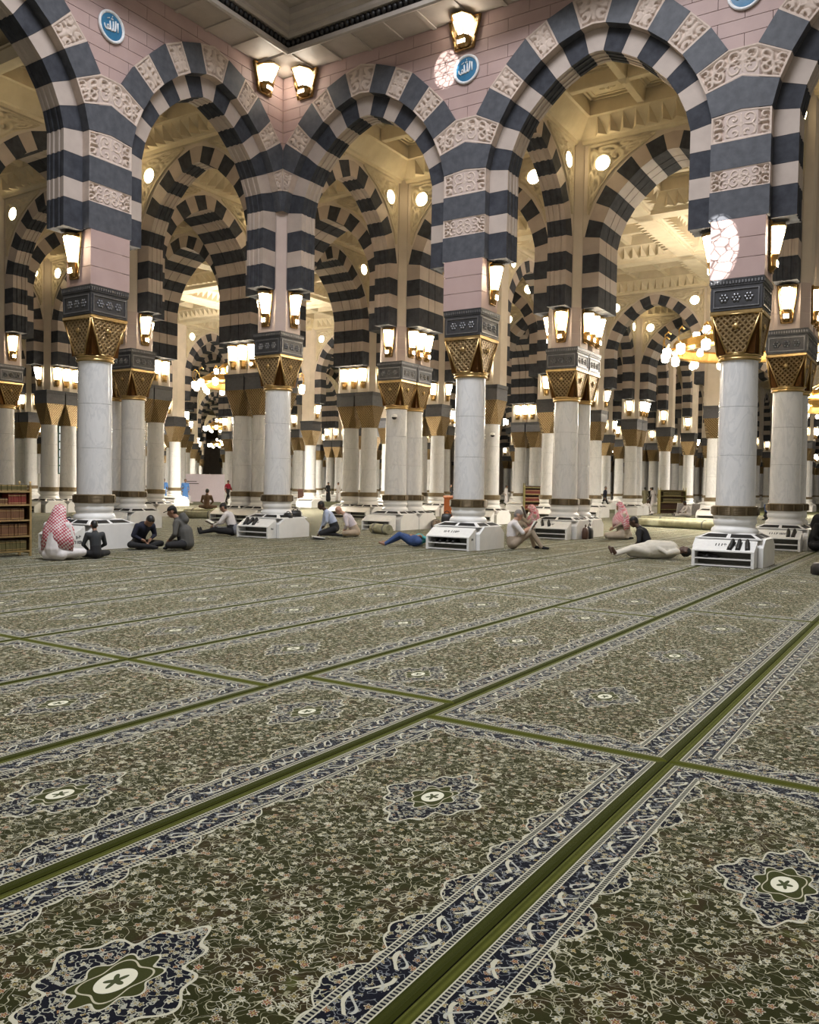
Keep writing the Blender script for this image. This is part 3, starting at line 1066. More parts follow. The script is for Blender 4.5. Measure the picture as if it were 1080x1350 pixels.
SKIP_SCONCE = {(-94,50,'E'), (-88,50,'E'), (-82,44,'S'), (-82,50,'S'), (-82,56,'S'), (-81,44,'E'), (-81,44,'S'), (-81,50,'E'), (-81,50,'S'), (-81,56,'E'), (-81,56,'S'), (-81,57,'E'), (-75,38,'S'), (-75,44,'S'), (-75,50,'E'), (-75,50,'S'), (-75,56,'E'), (-75,56,'S'), (-75,57,'E'), (-75,63,'S'), (-69,50,'E'), (-69,56,'E'), (-69,56,'S'), (-63,31,'E'), (-63,31,'S'), (-63,32,'E'), (-63,50,'E'), (-63,56,'E'), (-63,56,'S'), (-57,31,'S'), (-57,38,'S'), (-57,44,'S'), (-57,50,'S'), (-57,63,'S'), (-57,69,'S'), (-57,75,'S'), (-56,31,'E'), (-56,32,'E'), (-56,38,'E'), (-56,38,'S'), (-56,44,'E'), (-56,44,'S'), (-56,50,'S'), (-56,56,'E'), (-56,56,'S'), (-56,57,'E'), (-56,63,'E'), (-56,63,'S'), (-56,69,'E'), (-56,69,'S'), (-56,75,'E'), (-56,75,'S'), (-50,25,'E'), (-50,25,'S'), (-50,31,'E'), (-50,31,'S'), (-50,32,'E'), (-50,38,'S'), (-50,44,'S'), (-50,50,'E'), (-50,50,'S'), (-50,56,'E'), (-50,56,'S'), (-50,57,'E'), (-50,63,'S'), (-50,69,'S'), (-50,75,'E'), (-50,75,'S'), (-44,25,'E'), (-44,31,'E'), (-44,31,'S'), (-44,32,'E'), (-44,50,'E'), (-44,56,'E'), (-44,56,'S'), (-44,57,'E'), (-44,75,'E'), (-44,81,'E'), (-44,81,'S'), (-44,82,'E'), (-38,25,'E'), (-38,31,'E'), (-38,31,'S'), (-38,56,'E'), (-38,56,'S'), (-38,57,'E'), (-38,75,'E'), (-38,81,'E'), (-38,81,'S'), (-38,82,'E'), (-32,13,'S'), (-32,19,'S'), (-32,19,'SJ'), (-32,25,'S'), (-32,38,'S'), (-32,50,'S'), (-32,56,'S'), (-32,63,'S'), (-32,69,'S'), (-32,75,'S'), (-32,88,'S'), (-31,19,'E'), (-31,19,'S'), (-31,25,'S'), (-31,31,'E'), (-31,32,'E'), (-31,38,'E'), (-31,38,'S'), (-31,50,'S'), (-31,56,'E'), (-31,56,'S'), (-31,57,'E'), (-31,63,'E'), (-31,63,'S'), (-31,69,'E'), (-31,69,'S'), (-31,75,'E'), (-31,75,'S'), (-31,81,'E'), (-31,81,'S'), (-31,82,'E'), (-31,88,'E'), (-31,88,'S'), (-25,7,'E'), (-25,13,'S'), (-25,25,'E'), (-25,25,'S'), (-25,31,'E'), (-25,32,'E'), (-25,38,'S'), (-25,44,'S'), (-25,50,'E'), (-25,56,'E'), (-25,56,'S'), (-25,57,'E'), (-25,63,'S'), (-25,69,'S'), (-25,75,'E'), (-25,75,'S'), (-25,81,'E'), (-25,81,'S'), (-25,82,'E'), (-25,88,'S'), (-25,94,'S'), (-19,31,'E'), (-19,31,'EJ'), (-19,31,'S'), (-19,32,'E'), (-19,50,'E'), (-19,56,'E'), (-19,57,'E'), (-19,75,'E'), (-19,81,'E'), (-19,81,'S'), (-19,100,'E'), (-13,6,'E'), (-13,6,'S'), (-13,25,'E'), (-13,31,'E'), (-13,31,'S'), (-13,50,'E'), (-13,56,'E'), (-13,56,'S'), (-13,57,'E'), (-13,75,'E'), (-13,81,'E'), (-13,81,'S'), (-13,82,'E'), (-13,100,'E'), (-7,19,'S'), (-7,19,'SJ'), (-7,25,'S'), (-7,25,'SJ'), (-7,38,'S'), (-7,38,'SJ'), (-7,44,'S'), (-7,56,'S'), (-7,63,'S'), (-7,69,'S'), (-7,75,'S'), (-7,81,'S'), (-7,88,'S'), (-7,94,'S'), (-7,100,'S'), (-7,106,'S'), (-6,25,'E'), (-6,25,'S'), (-6,31,'E'), (-6,31,'EJ'), (-6,32,'E'), (-6,38,'E'), (-6,38,'S'), (-6,50,'E'), (-6,50,'S'), (-6,56,'E'), (-6,57,'E'), (-6,69,'S'), (-6,75,'E'), (-6,75,'S'), (-6,81,'E'), (-6,81,'S'), (-6,82,'E'), (-6,88,'E'), (-6,88,'S'), (-6,94,'E'), (-6,94,'S'), (-6,100,'E'), (-6,100,'S'), (-6,106,'E'), (-6,106,'S'), (-6,107,'E'), (0,50,'E'), (0,50,'S'), (0,56,'E'), (0,56,'S'), (0,57,'E'), (0,63,'S'), (0,75,'E'), (0,81,'E'), (0,81,'S'), (0,82,'E'), (0,88,'S'), (0,94,'S'), (0,100,'E'), (0,100,'S'), (0,106,'S'), (6,25,'E'), (6,31,'E'), (6,31,'S'), (6,50,'E')}
SKIP_RACK = {(-13,6), (-7,0), (-7,19), (6,31)}
SKIP_BEAM = {('x',-75,32), ('x',-75,38), ('x',-69,32), ('x',-69,38), ('x',-63,32), ('x',-63,38), ('x',-50,32), ('x',-44,13), ('x',-44,32), ('x',-44,38), ('x',-44,57), ('x',-38,7), ('x',-38,13), ('x',-38,32), ('x',-38,38), ('x',-38,57), ('x',-38,63), ('x',-25,7), ('x',-25,32), ('x',-25,38), ('x',-25,57), ('x',-25,63), ('x',-19,32), ('x',-19,38), ('x',-19,57), ('x',-19,63), ('x',-13,32), ('x',-13,38), ('x',-13,57), ('x',-13,63), ('x',0,38), ('x',0,82), ('x',6,32), ('x',6,38), ('y',-69,32), ('y',-69,38), ('y',-63,32), ('y',-63,38), ('y',-63,44), ('y',-44,13), ('y',-44,19), ('y',-44,32), ('y',-44,38), ('y',-44,44), ('y',-44,57), ('y',-38,7), ('y',-38,13), ('y',-38,19), ('y',-38,32), ('y',-38,38), ('y',-38,44), ('y',-38,57), ('y',-38,63), ('y',-19,32), ('y',-19,38), ('y',-19,44), ('y',-19,57), ('y',-19,63), ('y',-19,69), ('y',-13,32), ('y',-13,38), ('y',-13,44), ('y',-13,57), ('y',-13,63), ('y',-13,69), ('y',6,32), ('y',6,38), ('y',6,44)}
SKIP_CEIL = {(-75,32), (-75,38), (-69,32), (-69,38), (-63,25), (-63,32), (-63,38), (-63,44), (-56,19), (-56,25), (-56,32), (-56,38), (-56,44), (-56,50), (-50,19), (-50,25), (-50,32), (-50,38), (-50,50), (-44,13), (-44,19), (-44,25), (-44,38), (-44,44), (-44,50), (-44,57), (-38,7), (-38,13), (-38,19), (-38,25), (-38,32), (-38,38), (-38,44), (-38,50), (-38,57), (-38,63), (-31,7), (-31,13), (-31,25), (-31,32), (-31,38), (-31,44), (-31,50), (-31,57), (-31,63), (-25,7), (-25,25), (-25,32), (-25,38), (-25,44), (-25,50), (-25,57), (-25,63), (-25,69), (-19,25), (-19,32), (-19,38), (-19,44), (-19,50), (-19,57), (-19,63), (-19,69), (-19,75), (-13,19), (-13,25), (-13,32), (-13,38), (-13,44), (-13,50), (-13,57), (-13,63), (-13,69), (-13,75), (-6,25), (-6,32), (-6,38), (-6,44), (-6,50), (-6,57), (-6,63), (-6,69), (-6,75), (-6,82), (0,44), (0,50), (0,75), (0,82), (6,25), (6,32), (6,50)}
SKIP_DISC = {('x',-38,25,1), ('x',-31,13,0), ('x',-31,13,1), ('x',-31,19,0), ('x',-31,19,1), ('x',-31,25,0), ('x',-31,25,1), ('x',-25,6,0), ('x',-25,6,1), ('x',-25,25,0), ('x',-25,25,1), ('x',-25,31,0), ('x',-25,31,1), ('x',-19,6,1), ('x',-19,25,1), ('x',-19,31,0), ('x',-19,31,1), ('x',-13,6,0), ('x',-13,6,1), ('x',-13,25,0), ('x',-13,25,1), ('x',-13,31,0), ('x',-13,31,1), ('x',-6,13,0), ('x',-6,13,1), ('x',-6,19,0), ('x',-6,25,1), ('x',-6,31,0), ('x',-6,31,1), ('x',-6,38,0), ('x',-6,38,1), ('x',-6,44,1), ('x',0,31,1), ('x',0,50,1), ('x',6,25,0), ('x',6,25,1), ('x',6,31,0), ('x',6,50,0), ('y',-31,7,1), ('y',-31,13,0), ('y',-31,13,1), ('y',-31,19,0), ('y',-31,19,1), ('y',-31,25,0), ('y',-25,7,0), ('y',-25,7,1), ('y',-25,13,0), ('y',-25,13,1), ('y',-25,19,1), ('y',-25,25,0), ('y',-25,25,1), ('y',-19,25,0), ('y',-19,25,1), ('y',-13,25,0), ('y',-13,25,1), ('y',-6,13,0), ('y',-6,13,1), ('y',-6,19,0), ('y',-6,19,1), ('y',-6,25,0), ('y',-6,25,1), ('y',-6,32,0), ('y',-6,32,1), ('y',-6,38,0), ('y',0,13,1), ('y',0,19,0), ('y',0,19,1), ('y',0,25,0), ('y',0,32,0), ('y',0,38,0), ('y',0,38,1), ('y',0,44,0), ('y',6,25,0), ('y',6,25,1)}
#ENDSKIPS#


def depth(x, y):
    return pj(x, y, 3)[2]


floor = struct('floor', MB().box(-150, 30, -24, 140, -.08, -.014).mesh('floor', 'floor'))

# ---------------------------------------------------------------- columns
NEAR_LABEL = {
    (12, 0): 'white marble column whose plinth holds the rack numbered 1119, sunlight patch above',
    (6, 0): 'white marble column with a man reading against its plinth',
    (0, 0): 'white marble column at the inner corner of the pink court walls',
    (0, -6): 'white marble column whose plinth carries the rack numbered 1103',
    (12, 6): 'white marble column standing behind the sunlit column, beside the black seated figure',
    (-6, 0): 'white marble column seen just behind the column with rack 1103',
}


def column(x, y):
    z = depth(x, y)
    lab = NEAR_LABEL.get((x, y))
    g = None
    if not lab:
        if xo(x) in (18, 19) or yo(y) in (24, 0):
            lab, g = 'white marble column of a close-set pair with gilded capital in the hall', 'paired columns in the hall'
        else:
            lab, g = 'single white marble column with gilded capital deep in the hall', 'single columns in the hall'
    t = thing('marble_column', lab, 'column', (x, y, 0), 0, g, 'thing')
    # paired columns: each plinth stops at the joint between the two
    sx_ = .88 if xo(x) in (18, 19) else 1.0
    sy_ = .88 if yo(y) in (24, 0) else 1.0
    px_ = {18: -.075, 19: .075}.get(xo(x), 0)
    py_ = {24: -.075, 0: .075}.get(yo(y), 0)
    if z < 31:
        pl = link('plinth', PLINTH, t, (px_, py_, 0), sc=(sx_, sy_, 1))
        for q in range(4):
            link('vent_shade_panel', GR_A, pl, rz=q * PI / 2)
            link('vent_shade_panel', GR_B, pl, rz=q * PI / 2)
        link('base_moulding', MOULD, t)
        bd = link('bronze_band', BAND, t)
        for q in range(10):
            link('vent_panel', VENT, bd, rz=q * 2 * PI / 10 - 1.2)
        link('shaft', SHAFT, t)
        link('neck_ring', NECK, t)
        cp = link('capital', CAPCORE, t)
        for q in range(4):
            link('capital_panel', CAPP, cp, rz=q * PI / 2)
            link('capital_corner', CAPC, cp, rz=q * PI / 2)
        link('gilt_slab', SLAB, t)
        im = link('impost_block', IMPOST, t)
        for q in range(4):
            link('impost_frame', IMPF, im, rz=q * PI / 2)
        front = (y == 0 and 0 < x < 18)
        left = (x == 0 and -18 < y < 0)
        for i in range(3):
            link('stone_course', (COURSE_FRT if front or left else COURSE_OCT)[i], t, rz=PI / 2 if left else 0)
        link('pier_core', CORE_P if (front or left or (x, y) == (0, 0)) else CORE, t)
    else:
        pl = link('plinth', PLINTH, t, (px_, py_, 0), sc=(sx_, sy_, 1))
        if z < 50:
            for q in (0, 1):
                link('vent_shade_panel', GR_A, pl, rz=q * PI / 2)
                link('vent_shade_panel', GR_B, pl, rz=q * PI / 2)
        link('base_moulding', MOULD, t)
        link('bronze_band', BAND, t)
        link('shaft', SHAFT, t)
        link('capital', FAR_CAP, t)
        link('impost_block', IMPOST, t)
        link('pier', FAR_PIER, t)
    return t


COLS = []
for x in XS:
    for y in YS:
        if HAS(x, y) and (x, y) not in SKIP_COL and (x < 18 and y > -12 or (x, y) == (0, -6)):
            if seen([(x, y, h) for h in (0.3, 2.5, 4.5, 6, 8, 10)] + [(x - .6, y, 5), (x + .6, y, 5)], 5, ZCOL):
                column(x, y)
                COLS.append((x, y))

# ---------------------------------------------------------------- arches
ARCH_LABEL = {
    ('x', 0, 0): 'striped court arch between the corner column and the reading man',
    ('x', 6, 0): 'striped court arch between the reading man and the sunlit column, coffered bay behind',
    ('x', 12, 0): 'striped court arch springing from the outer side of the sunlit column',
    ('y', 0, -6): 'striped court arch between the corner column and rack 1103',
    ('y', 0, -12): 'striped court arch on the far side of the column with rack 1103',
}


def arch(axis, a, b, fillers):
    """axis 'x': spans x = a..a+6 at y = b; axis 'y': spans y = b..b+6 at x = a."""
    if axis == 'x':
        loc, rz = (a + 3, b, 0), 0
    else:
        loc, rz = (a, b + 3, 0), PI / 2
    z = depth(loc[0], loc[1])
    lab = ARCH_LABEL.get((axis, a, b))
    g = None
    if not lab:
        if fillers:
            lab, g = 'wide striped arch with two dark joint lines under its soffit', 'double arches at the building joints'
        elif z < 34:
            lab, g = 'black and cream striped arch of the bays next to the court', 'striped arches beside the court'
        else:
            lab, g = 'black and cream striped arch far back in the hall', 'distant striped arches'
    t = thing('striped_arch', lab, 'arch', loc, rz, g)
    for me in (RING_PLAIN if fillers or z > 36 or (axis == 'x' and yo(b) == 0) or (axis == 'y' and xo(a) == 18) else RING):
        link('voussoir', me, t)
    link('spandrel', SPANDREL, t)
    if fillers:
        off = .5 if axis == 'x' else -.5
        # the joint infill lies between this arch and its twin
        for me in RING_FILL:
            link('joint_voussoir', me, t, (0, off, 0))
        link('joint_spandrel', SPANDREL_FILL, t, (0, off, 0))
    court = (axis == 'x' and b == 0 and 0 <= a < 18) or (axis == 'y' and a == 0 and -18 <= b < 0)
    hidden = (axis == 'x' and yo(b) == 0) or (axis == 'y' and xo(a) == 18)
    if not court and not hidden:
        link('spandrel_panel', SPAN_A, t, (0, -HD, 0))
        link('spandrel_panel', SPAN_B, t, (0, -HD, 0))
        for i, u in enumerate((-1.95, 1.95)):
            if axis == 'x':
                p = (loc[0] + u, b - HD - .02, 10.70)
            else:
                p = (a + HD + .02, loc[1] + u, 10.70)
            if (axis, a, b, i) in SKIP_DISC or not seen([p], 25, 62):
                continue
            DISCS.append((axis, a, b, i))
            d = thing('spandrel_lamp', 'round glowing lamp set in a carved arch spandrel', 'lamp', p, rz, 'round lamps in the spandrels')
            link('rim', DISC_RIM, d, rot=(PI / 2, 0, 0))
            link('lens', DISC_LENS, d, rot=(PI / 2, 0, 0))
    return t


DISCS = []
CSET = set(COLS)
ARCHES = []
for x in XS:
    for y in YS:
        if x > 12 or y < -12:
            continue
        if xo(x) != 18 and HAS(x, y) and HAS(x + 6, y) and ('x', x, y) not in SKIP_ARCH and ((x, y) in CSET or (x + 6, y) in CSET):
            if seen([(x + u, y, h) for u in (1, 3, 5) for h in (7, 8.5, 10.7, 11.3)], 10, ZARCH) and y > -6:
                arch('x', x, y, yo(y) == 24)
                ARCHES.append(('x', x, y))
        if yo(y) != 24 and HAS(x, y) and HAS(x, y + 6) and ('y', x, y) not in SKIP_ARCH and ((x, y) in CSET or (x, y + 6) in CSET):
            if seen([(x, y + u, h) for u in (1, 3, 5) for h in (7, 8.5, 10.7, 11.3)], 10, ZARCH):
                arch('y', x, y, xo(x) == 18)
                ARCHES.append(('y', x, y))
ASET = set(ARCHES)

# ---------------------------------------------------------------- sconces under the arch springings
SCONCES = []
for (x, y) in COLS:
    z = depth(x, y)
    if z > 118:
        continue
    dirs = []
    if xo(x) != 18:
        dirs.append(('E', (x + .5, y), PI / 2, HAS(x + 6, y) and (HAS(x, y))))
    if yo(y) != 0:
        dirs.append(('S', (x, y - .5), 0, HAS(x, y - 6)))
    if z < 27:
        if xo(x) != 19:
            dirs.append(('W', (x - .5, y), -PI / 2, HAS(x - 6, y)))
        if yo(y) != 24:
            dirs.append(('N', (x, y + .5), PI, HAS(x, y + 6)))
    if z < 60:
        if yo(y) == 24 and xo(x) != 18:
            dirs.append(('EJ', (x + .5, y + .5), PI / 2, HAS(x + 6, y)))
        if xo(x) == 18 and yo(y) != 0:
            dirs.append(('SJ', (x + .5, y - .5), 0, HAS(x, y - 6)))
    for d, p, rz, ok in dirs:
        # the court faces carry no lamp
        if not ok or (y == 0 and 0 < x < 18 and d == 'S') or (x == 0 and -18 < y < 0 and d == 'E'):
            continue
        if (x, y, d) in SKIP_SCONCE or not seen([(p[0], p[1], 6.2)], 12, 118):
            continue
        if z < 27 and ((y == 0 and 0 <= x <= 18) or (x == 0 and -18 <= y <= 0)):
            lab, g = 'gilded wall lantern tucked under a court arch on a pink pier', 'lanterns on the court piers'
        elif d in ('EJ', 'SJ') or xo(x) in (18, 19) or yo(y) in (24, 0):
            lab, g = 'gilded lantern glowing on the paired piers of the hall', 'lanterns on the paired piers'
        else:
            lab, g = 'gilded lantern glowing on a single pier deep in the hall', 'lanterns on single piers'
        sconce((p[0], p[1], 5.70), rz, lab, g, z < 32)
        SCONCES.append((x, y, d))

# ---------------------------------------------------------------- ceilings of the bays
CEILS = []
for x in XS:
    for y in YS:
        if xo(x) == 18 or yo(y) == 24 or x > 12 or y < -18:
            continue
        if 0 <= x < 18 and -18 <= y < 0:
            continue
        if (x, y) in SKIP_CEIL or not seen([(x + u, y + v, 11.8) for u in (.8, 3, 5.2) for v in (.8, 3, 5.2)], 5, ZCEIL):
            continue
        CEILS.append((x, y))
        z = depth(x + 3, y + 3)
        c = struct('ceiling', None, (x + 3, y + 3, 0))
        link('cornice', BAYF, c)
        if z < 26:
            for q in (1, 2):
                for i in range(12):
                    o = link('cornice_tooth', TOOTH, c, rz=q * PI / 2)
                    o.location = (0, -1.98 + i * .36, 0) if q == 1 else (-1.98 + i * .36, 0, 0)
        else:
            tt = link('cornice_teeth', TEETH, c)
            tt['kind'] = 'stuff'
        for i in (-.75, .75):
            link('ceiling_rib', RIB, c, (i, 0, 0))
            link('ceiling_rib', RIB, c, (0, i, 0), PI / 2)
            for j in (-.75, .75):
                link('rib_boss', BOSS, c, (i, j, 0))
        for i in (-1.5, 0, 1.5):
            for j in (-1.5, 0, 1.5):
                link('coffer_panel', COFFER, c, (i, j, 0))
BEAMS = []
BEAM = MB().prism([(-.32, 11.27), (-.32, 11.6), (.32, 11.6), (.32, 11.27)], -3, 3).mesh('ceiling_beam', 'plaster')
for (x, y) in CEILS:
    if xo(x) in (0, 6, 12) and yo(y) in (0, 6, 12):
        for ax, p in (('x', (x + 3, y + 6)), ('y', (x, y + 3))):
            ok = yo(y) in (0, 6) if ax == 'x' else xo(x) in (6, 12)
            if ok and (ax, x, y) not in SKIP_BEAM:
                b = struct('ceiling_beam', BEAM, (p[0], p[1], 0), PI / 2 if ax == 'x' else 0)
                BEAMS.append((ax, x, y))

# ---------------------------------------------------------------- court walls: outer order, pink blocks, soffit and cornice
wall_back = struct('wall_back', MB().box(-.3, 18.3, -.24, .27, 11.42, 12.5).mesh('wall_back', 'pink'))
wall_left = struct('wall_left', MB().box(-18.3, .3, -.24, .27, 11.42, 12.5).mesh('wall_left', 'pink'), (0, 0, 0), PI / 2)


def out_x(z):
    if z < OUT[0][1]:
        return .55
    for a, b in zip(OUT, OUT[1:]):
        if z <= b[1]:
            return a[0] + (b[0] - a[0]) * (z - a[1]) / (b[1] - a[1])
    return 3.05


def dress(wall, piers, bays, corner, sgn):
    for u in piers:
        for i, me in enumerate(PIER_PIECES):
            link('carved_block' if i % 2 else 'stone_block', me, wall, (u, 0, 0))
    for u in bays:
        for i, me in enumerate(BAY_PIECES):
            nm = 'carved_block' if (i // 2) % 2 == 1 or i == len(BAY_PIECES) - 1 else 'stone_block'
            # the piece that folds into the corner is cut there
            if i in (0, 1) and ((sgn > 0 and u == 3 and i == 0) or (sgn < 0 and u == -3 and i == 1)):
                poly = clip([OUT[2], EXT[2], EXT[3], OUT[3]], 0.5)
                link('stone_block', plain_block([(sgn * a, b) for a, b in poly]), wall)
                continue
            link(nm, me, wall, (u, 0, 0))
    for i, me in enumerate(corner_pieces(sgn)):
        link('carved_block' if i % 2 else 'stone_block', me, wall)
    # pink ashlar above the arches
    rows = 8
    h = (12.22 - 9.94) / rows
    u0, u1 = (0.42, 18) if sgn > 0 else (-13, -0.42)
    for r_ in range(rows):
        z0 = 9.94 + h * r_
        z1 = z0 + h - .012
        w = out_x(z0) - .04
        spans = []
        if w >= 2.9:
            spans = [(u0, u1)]
        else:
            for c in range(-12, 19, 6):
                a, b = max(u0, c - w), min(u1, c + w)
                if b - a > .12:
                    spans.append((a, b))
        for a, b in spans:
            s0 = math.floor(a) + (.5 if r_ % 2 else 0.0)
            cuts = [a] + [s0 + k for k in range(0, 40) if a + .12 < s0 + k < b - .12] + [b]
            for p, q in zip(cuts, cuts[1:]):
                link('wall_block', MB().box(p + .005, q - .005, -.42, -.20, z0, z1).mesh('wall_block', 'pink'), wall)


dress(wall_back, (6, 12), (3, 9, 15), 0, 1)
dress(wall_left, (-6,), (-3, -9), 0, -1)

# soffit ring, fascia, scalloped trim and upper cornice; local u along the wall, v out from it (towards -y)
def court_top(wall, u0, u1, sgn):
    P = .92
    n = int((u1 - u0 - 1.36) / P)
    for i in range(n):
        a = (1.41 + i * P) if sgn > 0 else (-1.41 - (i + 1) * P)
        link('soffit_panel', MB().box(a + .05, a + P - .05, -1.36, -.42, 12.235, 12.30).mesh('soffit_panel', 'soffit'), wall)
        link('soffit_rib', MB().box(a - .05, a + .05, -1.36, -.42, 12.20, 12.30).mesh('soffit_rib', 'soffit'), wall)
    e = 1.45
    c0 = (.5, 1.45) if sgn > 0 else None
    prof = [(-1.36, 12.18), (-1.46, 12.14), (-1.50, 12.17), (-1.50, 12.27), (-1.44, 12.29), (-1.36, 12.29)]
    def strip(prof, name, mat):
        mb = MB()
        A = [((-v) * 1.0 if sgn > 0 else u0, v, z) for v, z in prof]
        B = [(u1 if sgn > 0 else v * 1.0, v, z) for v, z in prof]
        mb.loft([A, B])
        return link(name, mb.mesh(name, mat), wall)
    strip(prof, 'fascia', 'soffit')
    strip([(-1.38, 12.29), (-1.44, 12.29), (-1.44, 12.47), (-1.38, 12.47)], 'dark_backing', 'black')
    strip([(-1.40, 12.47), (-1.56, 12.46), (-1.60, 12.52), (-1.60, 12.60), (-1.70, 12.66), (-1.70, 12.78), (-1.80, 12.86), (-1.80, 13.02), (-1.40, 13.02)], 'upper_cornice', 'soffit')
    strip([(-1.40, 13.02), (-1.92, 13.02), (-2.25, 13.20), (-2.25, 13.28), (-1.40, 13.28)], 'crown_moulding', 'soffit')
    sc = MB().ball((0, 0, 0), (.075, .07, .085), 8, 6).mesh('scallop', 'black')
    k = 0
    a = 1.5
    while a < (u1 if sgn > 0 else -u0) and k < 90:
        link('scallop', sc, wall, (a * sgn, -1.47, 12.38))
        a += .15
        k += 1


court_top(wall_back, 0.0, 18.0, 1)
court_top(wall_left, -14.0, 0.0, -1)

# shallow dome ceiling over the court with fluted corner
dome = struct('ceiling', MB().loft([[(9 + h * a, -9 + h * b, z) for a, b in ((1, -1), (1, 1), (-1, 1), (-1, -1))] for h, z in ((6.75, 13.28), (6.75, 13.55))], caps=False).mesh('dome_drum', 'soffit', fix=False))
dm = MB()
dm.loft([[(9 + 9.54 * math.cos(PI / 4 + PI / 2 * i), -9 + 9.54 * math.sin(PI / 4 + PI / 2 * i), 13.55) if False else (9 + r_ * math.cos(PI / 24 * i), -9 + r_ * math.sin(PI / 24 * i), z) for i in range(48)] for r_, z in ((6.6, 13.9), (6.4, 15.0), (5.6, 16.6), (4.0, 18.0), (2.0, 18.8), (.1, 19.0))], caps=False, smooth=True)
link('dome_shell', dm.mesh('dome_shell', 'soffit', fix=False), dome)
fl = MB()
# fan of flutes filling the corner between the square drum and the dome ring
cx, cy = 2.25, -2.25
nfl = 26
for i in range(nfl):
    for k in range(2):
        a0 = -PI / 2 * (i + k * .5) / nfl
        a1 = -PI / 2 * (i + (k + 1) * .5) / nfl
        def rim(a):
            # distance from the corner to the dome ring along direction a
            dx_, dy_ = math.cos(a), math.sin(a)
            fx, fy = cx - 9, cy + 9
            bq = fx * dx_ + fy * dy_
            cq = fx * fx + fy * fy - 6.6 ** 2
            return -bq - math.sqrt(max(bq * bq - cq, 0.0)) if bq * bq > cq else 6.7
        r0, r1 = min(rim(a0), 6.7), min(rim(a1), 6.7)
        z0, z1 = (0, .12) if k == 0 else (.12, 0)
        P0 = (cx, cy, 13.40)
        fl.add([P0, (cx + r0 * math.cos(a0), cy + r0 * math.sin(a0), 13.9 + z0), (cx + r1 * math.cos(a1), cy + r1 * math.sin(a1), 13.9 + z1)], [(0, 1, 2)])
ff = link('fluted_squinch', fl.mesh('fluted_squinch', 'white', fix=False), dome)
ff['kind'] = 'stuff'

# blue roundels with white script
DISC_B = MB().lathe([(.30, 0), (.30, .03), (.27, .035), (.02, .036)], 36).mesh('disc_face', plain('azure_enamel', (0.035, 0.16, 0.30), 0.35))
DISC_W = MB().lathe([(.27, 0), (.325, 0), (.335, .03), (.325, .06), (.285, .06), (.27, .035)], 36, caps=False).mesh('disc_rim', plain('white_enamel', (0.72, 0.72, 0.74), 0.4))
M['script'] = plain('white_script', (0.78, 0.78, 0.80), 0.5)


def script_mesh():
    mb = MB()
    def st(pts, w):
        mb.tube([(a, -.045, b) for a, b in pts], w, 6)
    st([(.155, -.06), (.15, .02), (.145, .13)], [.014, .018, .020])                       # alif
    st([(.095, .15), (.09, .02), (.085, -.05), (.06, -.075), (.035, -.05), (.03, .02), (.03, .12)], [.016, .018, .02, .02, .02, .018, .014])   # lam
    st([(.03, -.02), (.02, -.075), (-.01, -.085), (-.035, -.05), (-.045, .03), (-.05, .10)], [.018, .02, .02, .02, .018, .014])               # lam
    st([(-.045, -.03), (-.055, -.08), (-.09, -.085), (-.12, -.05), (-.115, -.005), (-.09, .01), (-.075, -.03), (-.09, -.085), (-.14, -.10), (-.18, -.06), (-.19, 0)], [.016, .02, .02, .018, .016, .014, .014, .016, .018, .016, .01])  # ha
    st([(-.02, .14), (-.01, .17), (.005, .14), (.02, .17), (.035, .145)], .011)            # shadda
    st([(.01, .195), (.015, .225)], .009)
    st([(-.12, .13), (-.06, .16)], .009)
    return mb.mesh('script', 'script')


SCRIPT = script_mesh()


def roundel(loc, rz, label):
    t = thing('blue_roundel', label, 'plaque', loc, rz)
    link('disc_face', DISC_B, t, rot=(PI / 2, 0, 0))
    link('disc_rim', DISC_W, t, rot=(PI / 2, 0, 0))
    link('script', SCRIPT, t)


roundel((5.97, -.42, 11.05), 0, 'blue roundel with white script above the reading man\'s column')
roundel((12.0, -.42, 10.97), 0, 'blue roundel above the sunlit column, white rim showing at its foot')
roundel((.42, -5.97, 11.05), PI / 2, 'blue roundel with white script above the column with rack 1103')
hs = 'gilded lantern high on the pink wall '
sconce((5.93, -.42, 11.50), 0, hs + 'over the reading man\'s column', None, True, SCW, (1.7, 1.7, .74))
sconce((1.22, -.42, 11.50), 0, hs + 'in the corner, towards the reading man', None, True, SCW, (1.7, 1.7, .74))
sconce((.42, -1.22, 11.50), PI / 2, hs + 'in the corner, towards rack 1103', None, True, SCW, (1.7, 1.7, .74))

# ---------------------------------------------------------------- far end walls
struct('ceiling', MB().box(-150, -.3, -24, 140, 12.5, 12.6).mesh('ceiling_slab', 'plaster'))
struct('ceiling', MB().box(-.3, 30, .3, 140, 12.5, 12.6).mesh('ceiling_slab', 'plaster'))
link('soffit_panel', MB().box(-.3, 1.36, -1.36, .3, 12.235, 12.30).mesh('soffit_panel', 'soffit'), wall_back)
FW = MB().box(-.3, .3, -90, 90, 0, 12.6)
struct('wall_far', FW.mesh('wall_far', 'cream'), (-140, 55, 0))
struct('wall_north', FW.mesh('wall_north', 'cream'), (-55, 135, 0), PI / 2)

